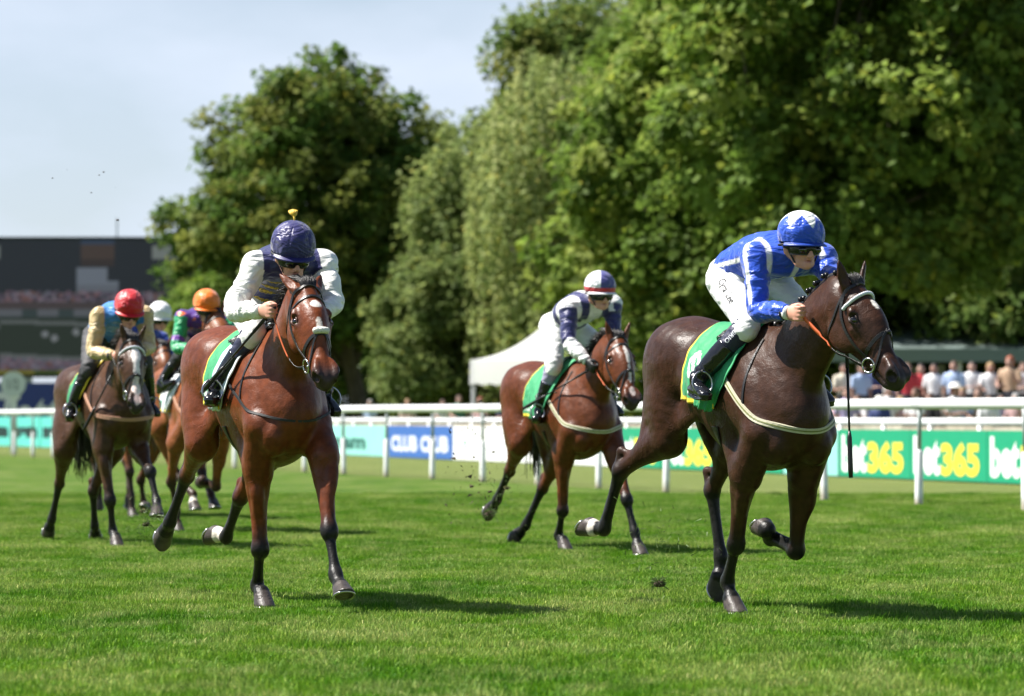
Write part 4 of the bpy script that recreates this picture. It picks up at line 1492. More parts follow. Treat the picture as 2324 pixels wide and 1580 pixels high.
class Horse:
    """one galloping thoroughbred, modelled from its joints (x forward, y left, z up, origin on the turf)"""

    def __init__(self, key, label, coat, point, voxel, head_marks=(), socks=(), width=1.0, ears='up'):
        fit = FIT[key]
        self.fit = fit
        self.J = {}
        for sd, fore, hind, rider in (('R', fit['right_fore'], fit['right_hind'], fit['right_rider']), ('L', fit['left_fore'], fit['left_hind'], fit['left_rider'])):
            fore, hind = [[np.array(p, float) for p in leg] for leg in (fore, hind)]
            if fore[5][2] < .085 and fore[4][2] < .16:            # the bearing foot stands flat on the turf
                f_ = fore[3]
                dz_ = f_[2] - .078
                run = math.sqrt(max(.105 ** 2 - dz_ ** 2, .0004))
                fore[4] = f_ + V(run, 0, -dz_)
                fore[5] = fore[4] + V(.053, 0, -.066)
            self.J[sd] = dict(fore=[np.array(p, float) for p in fore], hind=[np.array(p, float) for p in hind])
            for part, p in zip(('hip', 'kn', 'an', 'to', 'sh', 'el', 'wr'), rider):
                self.J[sd][part] = np.array(p, float)
        self.J['poll'], self.J['muz'], self.J['head'] = [np.array(fit[k], float) for k in ('poll', 'muzzle', 'rider_head')]
        self.key, self.coat, self.point = key, np.array(coat), np.array(point)
        self.head_marks, self.socks = head_marks, socks
        a = R(fit['head'])
        # forward = (sin a, -cos a): local +x turned by a - 90 degrees
        self.root = empty('horse', (fit['O'][0], fit['O'][1], 0), a - math.pi / 2)
        tag(self.root, label, 'horse')
        self.sculpt(voxel, width, ears)

    def T(self, x, y, z):
        c, s = math.cos(self.fit['pitch']), math.sin(self.fit['pitch'])
        return V(x * c - (z - 1.15) * s, y, x * s + (z - 1.15) * c + 1.15 + self.fit['dz'])

    def sculpt(self, h, wd, ears):
        J, T = self.J, self.T
        pts = np.array([J['poll'], J['muz']] + [p for sd in 'RL' for part in ('fore', 'hind') for p in J[sd][part]])
        lo = pts.min(0) - V(0.20, 0.24, 0.16)
        hi = pts.max(0) + V(0.20, 0.24, 0.28)
        lo[1], hi[1] = min(lo[1], -0.38), max(hi[1], 0.38)
        F = Field(lo, hi, h)
        # trunk
        st = [(-1.10, 1.24, .10, .13), (-1.00, 1.27, .19, .22), (-.84, 1.28, .255, .265), (-.60, 1.275, .235, .240), (-.36, 1.235, .252, .275),
              (-.12, 1.185, .262, .342), (.08, 1.17, .255, .365), (.26, 1.15, .215, .305), (.39, 1.12, .165, .22), (.46, 1.09, .095, .12)]
        F.loft([T(x, 0, z) for x, z, _, _ in st], [(w * wd, v) for _, _, w, v in st], k=0.02, sub=9)
        F.loft([T(-.45, 0, 1.46), T(-.18, 0, 1.49), T(.06, 0, 1.50), T(.20, 0, 1.42)], [(.06, .05), (.055, .07), (.06, .07), (.07, .09)], k=0.12)
        # neck and head frame
        po, mu = J['poll'], J['muz']
        hx = unit(mu - po)
        hy = V(0, 1, 0) + V(0.0, 0, 0)
        hyaw = self.fit.get('yaw', 0.0)
        hy = V(-math.sin(hyaw), math.cos(hyaw), 0)
        hy = unit(hy - hy.dot(hx) * hx)
        hz = np.cross(hx, hy)
        self.hx, self.hy, self.hz = hx, hy, hz
        self.g = self.fit.get('girth', 1.09)
        self.c0 = po - hz * 0.095 * self.g + hx * 0.02
        self.hax = unit((mu - hz * 0.005) - self.c0)
        self.hlen = np.linalg.norm(mu - self.c0)
        hz2 = np.cross(self.hax, hy)
        self.hz2 = hz2
        g = self.g
        HP = lambda s, y, z: self.c0 + self.hax * s + hy * y * g + hz2 * z * g
        self.HP = HP
        nb = T(.20, 0, 1.25)
        ne = HP(-0.015, 0, -0.02)
        nd = ne - nb
        nup = unit(np.cross(nd, V(0, 1, 0)) * -1)
        if nup[2] < 0:
            nup = -nup
        neck = [nb + nd * t + nup * o for t, o in ((-.12, -.02), (.12, .0), (.34, .012), (.56, .018), (.78, .02), (1.0, 0.0))]
        self.neck_pts, self.neck_up = neck, nup
        F.loft(neck, [(.160, .295), (.140, .262), (.110, .208), (.093, .176), (.084, .154), (.080, .134)], k=0.06, sub=5)
        F.loft([n + nup * r * 0.86 for n, r in zip(neck[1:], (.252, .208, .176, .154, .134))], [.032, .032, .03, .028, .03], k=0.05)
        # jugular groove and windpipe
        F.loft([n - nup * r * 0.80 for n, r in zip(neck[1:], (.262, .208, .176, .154, .134))], [.048, .052, .048, .045, .045], k=0.05)
        # head
        s1 = self.hlen / 0.56
        hs = [(-.02, .070, .088), (.06, .083, .114), (.14, .088, .130), (.21, .085, .133), (.29, .068, .116), (.37, .054, .090), (.45, .049, .074), (.52, .050, .064), (.57, .048, .058), (.60, .036, .044)]
        F.loft([HP(s * s1, 0, -.004 - .012 * (s > .3)) for s, _, _ in hs], [(w * g, d * g) for _, w, d in hs], side=hy, k=0.03, sub=3)
        for sg in (-1, 1):
            F.ell(HP(.175 * s1, sg * .058, -.075), (.112, .032 * g, .078 * g), self.hax, hy, k=0.014)                       # cheek
            F.loft([HP(.105 * s1, sg * .075, .055), HP(.17 * s1, sg * .092, .05), HP(.25 * s1, sg * .073, .02), HP(.36 * s1, sg * .047, .0)], [.012 * g, .017 * g, .014 * g, .012 * g], k=0.024)   # brow and cheek bone
            F.loft([HP(.225 * s1, sg * .084, .0), HP(.30 * s1, sg * .067, -.014), HP(.375 * s1, sg * .052, -.016)], [.016 * g, .013 * g, .009 * g], k=0.010)   # facial crest
            F.ell(HP(.085 * s1, sg * .082, .062), (.030, .010 * g, .016 * g), self.hax, hy, k=0.016, cut=True)
            F.ell(HP(.192 * s1, sg * .098, .052), (.026, .018 * g, .016 * g), self.hax, hy, k=0.012, cut=True)             # eye socket
            F.loft([HP(.49 * s1, sg * .040, .036), HP(.545 * s1, sg * .048, .034)], [.014 * g, .020 * g], k=0.022)   # false nostril
            F.ell(HP(.577 * s1, sg * .046, .014), (.046, .027 * g, .036 * g), self.hax, hy, k=0.014)                 # nostril rim
            F.ell(HP(.600 * s1, sg * .063, .012), (.036, .025 * g, .026 * g), self.hax + hy * sg * .25 - hz2 * .35, hy, k=0.004, cut=True)
            F.ell(HP(.30 * s1, sg * .060, -.035), (.050, .014 * g, .03 * g), self.hax, hy, k=0.02)
            F.ell(HP(.535 * s1, sg * .050, -.046), (.070, .020 * g, .007 * g), self.hax, hy, k=0.004, cut=True)             # mouth line
        F.ell(HP(.50 * s1, 0, -.066), (.060, .038 * g, .024 * g), self.hax, hy, k=0.018)                                   # lower jaw, chin
        F.ell(HP(.565 * s1, 0, -.062), (.026, .033 * g, .020 * g), self.hax, hy, k=0.015)
        F.ell(HP(.605 * s1, 0, -.012), (.022, .032 * g, .034 * g), self.hax, hy, k=0.018)
        F.ell(HP(.02, 0, .100), (.06, .035 * g, .02 * g), self.hax, hy, k=0.03)
        # ears
        for sg in (-1, 1):
            b0 = HP(-.005, sg * .050, .075)
            if ears == 'up':
                d = unit(-self.hax * 0.72 + hz2 * 0.55 + hy * sg * 0.30)
            elif ears == 'side':
                d = unit(-self.hax * 0.80 + hz2 * 0.15 + hy * sg * 0.45)
            else:
                d = unit(-self.hax * 0.88 - hz2 * 0.12 + hy * sg * 0.38)
            fs = unit(np.cross(d, hz2 * 0.8 + hy * sg * 0.6))
            F.loft([b0, b0 + d * .045, b0 + d * .09, b0 + d * .125, b0 + d * .152], [(.028, .024), (.030, .019), (.026, .014), (.017, .010), (.006, .006)], side=fs, k=0.014)
            fn = unit(np.cross(d, fs))
            if fn.dot(hz2 * 0.8 + hy * sg * 0.6) < 0:
                fn = -fn
            F.ell(b0 + d * .075 + fn * .018, (.052, .017, .010), d, fs, k=0.006, cut=True)
        # fore quarters
        for sd, sg in (('R', -1), ('L', 1)):
            S, E, K, Fe, Co, To = J[sd]['fore']
            wi = T(-.01, sg * .085, 1.42)
            F.loft([wi, (wi + S) / 2 + V(0, sg * .035, 0), S + V(0, 0, .01)], [(.055, .10), (.080, .155), (.088, .11)], k=0.035)
            F.loft([S, E], [(.092, .115), (.082, .105)], k=0.03)
            F.loft([T(-.10, sg * .155, 1.18), E + V(-.03, sg * .01, .03)], [(.075, .14), (.066, .085)], k=0.035)
            pm = (S + T(.44, 0, 1.02)) / 2
            F.ell(V(S[0] + .060, sg * .102, S[2] - .050), (.120, .090, .118), (0.30, 0, 0.95), (0, 1, 0), k=0.026)
            F.ell(V(S[0] + .045, sg * .165, S[2] + .005), (.075, .060, .075), k=0.03)                            # point of the shoulder   # breast muscle
            self.leg(F, [E, K, Fe, Co, To], True, sg)
        # hind quarters
        for sd, sg in (('R', -1), ('L', 1)):
            H, G, K, Fe, Co, To = J[sd]['hind']
            F.loft([T(-.66, sg * .135, 1.36), T(-.86, sg * .145, 1.33), T(-1.02, sg * .11, 1.22)], [(.10, .11), (.11, .15), (.085, .12)], k=0.08)
            F.loft([H + V(0, sg * .0, .02), H * .5 + G * .5 + V(-.03, sg * .01, 0), G], [(.118, .215), (.112, .185), (.092, .115)], k=0.045)
            F.loft([T(-1.04, sg * .105, 1.24), V(*(T(-1.02, sg * .12, 1.05) * .55 + (G * .7 + K * .3) * .45)), G * .45 + K * .55], [(.090, .10), (.084, .10), (.042, .055)], k=0.045)
            F.loft([T(-.45, sg * .18, 1.08), G + V(.03, 0, .03)], [(.022, .07), (.038, .058)], k=0.06)
            self.leg(F, [G, K, Fe, Co, To], False, sg)
        v, f = F.mesh()
        v = relax(v, f, 2, 0.4)
        nz = vnoise(v * 9, 3) * .5 + vnoise(v * 22, 5) * .3
        v = v + normals(v, f) * (nz * 0.0035)[:, None]
        self.v, self.f = v, f
        col = self.paint(v)
        me = mesh_np('horse_body', v, f, col)
        self.body = link('body', me, coat_material(), self.root)
        self.bvh = BVHTree.FromPolygons([tuple(p) for p in v], [tuple(q) for q in f])

    def leg(self, F, P, fore, sg):
        A, K, Fe, Co, To = P
        side = V(0, 1, 0)
        d1, d2, d3 = K - A, Fe - K, Co - Fe
        bk = unit(np.cross(unit(d1), side))      # one of fore/aft
        if bk[0] > 0:
            bk = -bk                              # backward direction of upper bone
        f1 = -bk
        if fore:
            F.loft([A, A + d1 * .20 + bk * .016, A + d1 * .50 + bk * .012, A + d1 * .84, K],
                   [(.072, .094), (.068, .080), (.047, .056), (.041, .043), (.046, .047)], k=0.02)
            # extensor at the front and outside, flexors behind
            F.loft([A + d1 * .04 + f1 * .030 + V(0, sg * .022, 0), A + d1 * .30 + f1 * .040 + V(0, sg * .020, 0), A + d1 * .62 + f1 * .018 + V(0, sg * .008, 0), A + d1 * .90 + f1 * .010],
                   [(.040, .045), (.040, .044), (.026, .028), (.018, .020)], k=0.012)
            F.loft([A + d1 * .05 + bk * .055, A + d1 * .32 + bk * .050, A + d1 * .70 + bk * .022], [(.040, .045), (.034, .036), (.020, .022)], k=0.012)
            # knee: broad, flat in front, with the pisiform behind
            F.ell(K + f1 * .008, (.052, .046, .044), unit(d1), side, k=0.022)
            F.ell(K + unit(d2) * .030 + f1 * .006, (.036, .042, .040), unit(d2), side, k=0.022)
            b2 = unit(np.cross(unit(d2), side))
            if b2.dot(bk) < 0:
                b2 = -b2
            F.ell(K + b2 * .044, (.020, .018, .030), b2, side, k=0.016)
            F.loft([K + d2 * .10, K + d2 * .28, K + d2 * .6, K + d2 * .90], [(.038, .038), (.029, .031), (.027, .029), (.034, .034)], k=0.012)
            F.loft([K + d2 * .08 + b2 * .040, K + d2 * .35 + b2 * .033, K + d2 * .70 + b2 * .033, Fe + b2 * .036], [(.019, .018), (.0165, .0155), (.0165, .0155), (.022, .020)], k=0.007)
        else:
            F.loft([A, A + d1 * .26 + bk * .015, A + d1 * .58 + bk * .010, A + d1 * .86, K],
                   [(.090, .110), (.078, .098), (.052, .062), (.040, .050), (.042, .056)], k=0.025)
            F.loft([A + d1 * .05 + f1 * .045 + V(0, sg * .02, 0), A + d1 * .35 + f1 * .038 + V(0, sg * .014, 0), A + d1 * .80 + f1 * .014], [(.045, .050), (.036, .040), (.020, .022)], k=0.014)
            hk = K + bk * .058 - unit(d2) * .062
            F.loft([hk, K + bk * .020 + d2 * .10], [(.024, .026), (.030, .038)], k=0.014)
            F.loft([hk, A + d1 * .66 + bk * .040, A + d1 * .36 + bk * .062], [(.018, .019), (.021, .024), (.034, .044)], k=0.022)
            F.ell(K + f1 * .014, (.050, .046, .040), unit(d1), side, k=0.016)
            b2 = unit(np.cross(unit(d2), side))
            if b2.dot(bk) < 0:
                b2 = -b2
            F.loft([K, K + d2 * .14, K + d2 * .34, K + d2 * .62, K + d2 * .92], [(.042, .050), (.036, .040), (.030, .033), (.028, .031), (.034, .036)], k=0.014)
            F.loft([K + d2 * .10 + b2 * .042, K + d2 * .38 + b2 * .036, K + d2 * .72 + b2 * .034, Fe + b2 * .036], [(.019, .018), (.0165, .0155), (.0165, .0155), (.022, .020)], k=0.007)
        # fetlock, pastern
        F.loft([Fe - d2 * .06, Fe, Fe + d3 * .30, Fe + d3 * .62, Co], [(0.036, 0.042), (0.040, 0.046), (0.035, 0.038), (0.034, 0.035), (0.042, 0.045)], k=0.012)
        F.ell(Fe + b2 * .028, (.020, .018, .026), b2, side, k=0.018)
        # hoof
        hd, dor, sole = hoof_axes(Co, To)
        F.loft([Co - hd * .012, Co + hd * .125], [(.046, .050), (.063, .070)], k=0.006, cut=(Co + hd * .082, sole))

    def paint(self, v):
        J = self.J
        n = len(v)
        shade = 1 + 0.24 * vnoise(v * 2.6, 7) + 0.12 * vnoise(v * 7, 8) + .06 * vnoise(v * 20, 9)
        col = self.coat[None, :] * shade[:, None]
        # darker along the topline, paler in the flank and gaskin
        belly = sstep(.98, .80, v[:, 2])[:, None] * 0.25
        col = col * (1 - belly) + self.coat * 1.1 * belly
        # black points on the legs
        black = np.zeros(n)
        hoof = np.zeros(n)
        for sd in 'RL':
            for fh in ('fore', 'hind'):
                P = J[sd][fh][1:]
                best = np.full(n, 9.0)
                tt = np.zeros(n)
                for i in range(4):
                    d, t = seg_param(v, P[i], P[i + 1])
                    m = d < best
                    best = np.where(m, d, best)
                    tt = np.where(m, t + i, tt)
                near = sstep(.13, .08, best)
                lo_ = .62 if fh == 'fore' else .72
                b = sstep(lo_ + .10 * 0, lo_ + .42, tt + .05 * vnoise(v * 14, 4)) * near
                black = np.maximum(black, b)
                hoof = np.maximum(hoof, sstep(3.0, 3.06, tt) * sstep(.10, .08, best))
                sock = [s for s in self.socks if s[0] == (sd, fh)]
                if sock:
                    w = sstep(sock[0][1] - .06, sock[0][1] + .06, tt + .08 * vnoise(v * 30, 9)) * sstep(3.04, 3.0, tt) * sstep(.10, .08, best)
                    self._sock = w if not hasattr(self, '_sock') else np.maximum(self._sock, w)
        col = col * (1 - black[:, None]) + self.point * black[:, None]
        if hasattr(self, '_sock'):
            col = col * (1 - self._sock[:, None]) + V(.62, .57, .50) * self._sock[:, None]
        hc = V(.060, .050, .045) * (1 + .3 * vnoise(v * 25, 2))[:, None]
        col = col * (1 - hoof[:, None]) + hc * hoof[:, None]
        # head
        q = v - self.c0
        s = q @ self.hax / (self.hlen / 0.56)
        y, z = q @ self.hy / self.g, q @ self.hz2 / self.g
        onhead = (np.abs(y) < .13) & (np.abs(z) < .2) & (s > -.05) & (s < .66)
        mz = sstep(.475, .60, s + .03 * vnoise(v * 18, 6)) * onhead
        col = col * (1 - mz[:, None] * .86) + V(.035, .028, .028) * mz[:, None] * .86
        eye = np.exp(-(((s - .195) / .040) ** 2 + ((np.abs(y) - .090) / .028) ** 2 + ((z - .045) / .030) ** 2)) * onhead
        col = col * (1 - eye[:, None] * .8) + V(.02, .015, .013) * eye[:, None] * .8
        nos = np.exp(-(((s - .592) / .034) ** 2 + ((np.abs(y) - .056) / .018) ** 2 + ((z - .012) / .022) ** 2)) * onhead
        nos = np.clip(nos * 1.3, 0, 1)
        col = col * (1 - nos[:, None]) + V(.02, .012, .012) * nos[:, None]
        for (s0, y0, rs, ry, c) in self.head_marks:
            d = ((s - s0) / rs) ** 2 + ((y - y0) / ry) ** 2 + .35 * vnoise(v * 40, 12) + .2 * vnoise(v * 90, 13)
            w = sstep(1.15, .8, d) * (z > 0.01) * onhead
            col = col * (1 - w[:, None]) + np.array(c) * w[:, None]
        # inside of the ears is darker skin and the crest is black
        return np.clip(col, 0.004, 1)

    # ---------------------------------------------------------------- surface tools
    def hit(self, src, dst):
        src, dst = Vector(src), Vector(dst)
        d = dst - src
        r = self.bvh.ray_cast(src, d.normalized(), d.length * 1.5)
        if r[0] is None:
            p, n, _, _ = self.bvh.find_nearest(dst)
            return p, n
        return r[0], (r[1] if r[1].dot(d) < 0 else -r[1])

    def near(self, p, off=0.0):
        q, n, _, _ = self.bvh.find_nearest(Vector(p))
        return q + n * off, n

    def wrap(self, path, off=0.003, sub=5):
        """smooth a rough path and press it onto the coat"""
        P = [np.asarray(p, float) for p in path]
        out = []
        n = len(P)
        for i in range(n - 1):
            for s in range(sub):
                t = s / sub
                p0, p1, p2, p3 = P[max(i - 1, 0)], P[i], P[i + 1], P[min(i + 2, n - 1)]
                out.append(0.5 * (2 * p1 + (p2 - p0) * t + (2 * p0 - 5 * p1 + 4 * p2 - p3) * t * t + (3 * p1 - p0 - 3 * p2 + p3) * t ** 3))
        out.append(P[-1])
        pts, nr = [], []
        for p in out:
            q, m = self.near(p)
            # outward = away from the solid
            c = Vector(p) - q
            pts.append(q)
            nr.append(m)
        for _ in range(4):
            pts = [pts[0]] + [(pts[i - 1] + pts[i] * 2 + pts[i + 1]) / 4 for i in range(1, len(pts) - 1)] + [pts[-1]]
            nr = [nr[0]] + [(nr[i - 1] + nr[i] * 2 + nr[i + 1]).normalized() for i in range(1, len(nr) - 1)] + [nr[-1]]
        for i in range(len(nr)):
            pts[i] = pts[i] + nr[i] * off
        return pts, nr

    def strap(self, name, path, width, mat, parent, off=0.003, thick=0.004, sub=5):
        p, n = self.wrap(path, off, sub)
        mb = MB()
        mb.strap(p, n, width, thick)
        return mb.build(name, mat, parent, smooth=False)

    def head_ring(self, sfun, a0, a1, n=20):
        """points round the head: sfun(angle) gives the station; angle 0 = top of the face, + = left"""
        out = []
        for i in range(n):
            a = a0 + (a1 - a0) * i / (n - 1)
            s = sfun(a) * self.hlen / 0.56
            c = self.HP(s, 0, 0)
            d = self.hz2 * math.cos(a) + self.hy * math.sin(a)
            q, _ = self.hit(c + d * .35, c)
            out.append(np.array(q))
        return out


def coat_material():
    if 'horse_coat' in MATS:
        return MATS['horse_coat']
    m = material('horse_coat', attr='Col', rough=0.42, noise=0.24, nscale=24, spec=0.24, coat=0.0, sheen=0.0)
    n, l = m.node_tree.nodes, m.node_tree.links
    b = n['Principled BSDF']
    tc = n.new('ShaderNodeTexCoord')
    # veins and muscle ripple, plus fine hair
    big = n.new('ShaderNodeTexNoise')
    big.inputs['Scale'].default_value = 10
    big.inputs['Detail'].default_value = 3
    vor = n.new('ShaderNodeTexVoronoi')
    vor.feature = 'DISTANCE_TO_EDGE'
    vor.inputs['Scale'].default_value = 5.5
    wrp = n.new('ShaderNodeVectorMath')
    wrp.operation = 'MULTIPLY_ADD'
    wrp.inputs[1].default_value = (.16, .16, .16)
    l.new(big.outputs['Color'], wrp.inputs[0])
    l.new(tc.outputs['Object'], wrp.inputs[2])
    l.new(wrp.outputs['Vector'], vor.inputs['Vector'])
    ve = n.new('ShaderNodeMapRange')
    ve.inputs['From Max'].default_value = 0.03
    ve.inputs['To Min'].default_value = 1.0
    ve.inputs['To Max'].default_value = 0.0
    l.new(vor.outputs['Distance'], ve.inputs['Value'])
    gate = n.new('ShaderNodeTexNoise')
    gate.inputs['Scale'].default_value = 3.2
    gr = n.new('ShaderNodeMapRange')
    gr.inputs['From Min'].default_value = 0.47
    gr.inputs['From Max'].default_value = 0.62
    l.new(gate.outputs['Fac'], gr.inputs['Value'])
    mu = n.new('ShaderNodeMath')
    mu.operation = 'MULTIPLY'
    l.new(ve.outputs['Result'], mu.inputs[0])
    l.new(gr.outputs['Result'], mu.inputs[1])
    hair = n.new('ShaderNodeTexNoise')
    hair.inputs['Scale'].default_value = 150
    hair.inputs['Detail'].default_value = 2
    l.new(tc.outputs['Object'], big.inputs['Vector'])
    l.new(tc.outputs['Object'], gate.inputs['Vector'])
    l.new(tc.outputs['Object'], hair.inputs['Vector'])
    b1 = n.new('ShaderNodeBump')
    b1.inputs['Strength'].default_value = 0.55
    b1.inputs['Distance'].default_value = 0.018
    l.new(big.outputs['Fac'], b1.inputs['Height'])
    b2 = n.new('ShaderNodeBump')
    b2.inputs['Strength'].default_value = 0.40
    b2.inputs['Distance'].default_value = 0.004
    l.new(mu.outputs['Value'], b2.inputs['Height'])
    l.new(b1.outputs['Normal'], b2.inputs['Normal'])
    b3 = n.new('ShaderNodeBump')
    b3.inputs['Strength'].default_value = 0.45
    b3.inputs['Distance'].default_value = 0.003
    l.new(hair.outputs['Fac'], b3.inputs['Height'])
    l.new(b2.outputs['Normal'], b3.inputs['Normal'])
    l.new(b3.outputs['Normal'], b.inputs['Normal'])
    # damp, uneven shine
    rg = n.new('ShaderNodeTexNoise')
    rg.inputs['Scale'].default_value = 4
    l.new(tc.outputs['Object'], rg.inputs['Vector'])
    rr = n.new('ShaderNodeMapRange')
    rr.inputs['To Min'].default_value = 0.28
    rr.inputs['To Max'].default_value = 0.50
    l.new(rg.outputs['Fac'], rr.inputs['Value'])
    l.new(rr.outputs['Result'], b.inputs['Roughness'])
    return m

# ------------------------------------------------------------------ tack
BLACK_LEATHER = lambda: material('black_leather', (.012, .011, .011), rough=.38, bump=.15, bscale=120)
ORANGE_RUBBER = lambda: material('orange_rein_grip', lin(206, 96, 44), rough=.55)
STEEL = lambda: material('bit_steel', (.62, .60, .57), rough=.22, metallic=1.0)
HAIR_BLACK = lambda: material('black_horse_hair', (.014, .012, .012), rough=.42, noise=.3, nscale=30)


def cloth_mat():
    return material('racing_cloth', attr='Col', rough=.62, bump=.5, bscale=16, sheen=.15)


def saddle_cloth(h, name, x0, x1, drop, off, colour_fn, seed=0, nx=46, na=90, label=None, sweep=0.0):
    """sheet lying over the back: colour_fn(u 0 rear..1 front, w 0 hem..1 back line, side, x, z)"""
    vs, cs = [], []
    rng = np.linspace(0, 1, na)
    for i in range(nx):
        u = i / (nx - 1)
        for j in range(na):
            w = rng[j] * 2 - 1                       # -1 right hem .. 1 left hem
            x = x0 + (x1 - x0) * u
            ang = w * R(1) * drop
            c = h.T(x, 0, 1.16)
            d = V(0, math.sin(ang), math.cos(ang))
            q, n = h.hit(c + d * .8, c)
            hang = abs(w) ** 3
            o = off + .012 * hang + hang * (.013 * math.sin(u * 17 + seed + w * 6) + .008 * math.sin(u * 31 + seed * 2.3 + w * 4)) + .0035 * math.sin(u * 23 + w * 19 + seed) * math.sin(u * 9 - w * 13)
            p = np.array(q) + d * o
            p[0] += -.025 * hang - sweep * u * max(0.0, abs(w) - .45) ** 1.5 * 2.4
            vs.append(p)
            cs.append(colour_fn(u, 1 - abs(w), 1 if w > 0 else -1, x, p[2]))
    vs = np.array(vs)
    fs = []
    for i in range(nx - 1):
        for j in range(na - 1):
            a = i * na + j
            fs.append((a, a + na, a + na + 1, a + 1))
    n0 = len(vs)
    # give the cloth thickness: inner copy and a rim
    inner = vs * 1.0
    ctr = np.array([h.T(x0 + (x1 - x0) * (k // na) / (nx - 1), 0, 1.16) for k in range(n0)])
    dv = vs - ctr
    inner = vs - dv / np.linalg.norm(dv, axis=1)[:, None] * .006
    allv = np.concatenate([vs, inner])
    f2 = [tuple(k + n0 for k in reversed(f)) for f in fs]
    rim = [i * na for i in range(nx)] + [(nx - 1) * na + j for j in range(1, na)] + [i * na + na - 1 for i in range(nx - 2, -1, -1)] + [j for j in range(na - 2, 0, -1)]
    f3 = []
    for k in range(len(rim)):
        a, b = rim[k], rim[(k + 1) % len(rim)]
        f3.append((b, a, a + n0, b + n0))
    col = np.array(cs + cs)
    me = mesh_np(name, allv, np.array(fs + f2 + f3), col)
    o = link(name, me, cloth_mat(), h.root)
    if label:
        o['label'] = label
    return o


def hair_strands(h, name, roots, mat, parent, width=.006, seg=5):
    """roots: list of lists of points; each a tapered lock"""
    mb = MB()
    for pts in roots:
        n = len(pts)
        mb.tube(pts, [width * (1 - .75 * (i / (n - 1)) ** 1.5) for i in range(n)], n=4, cap=True)
    return mb.build(name, mat, parent)


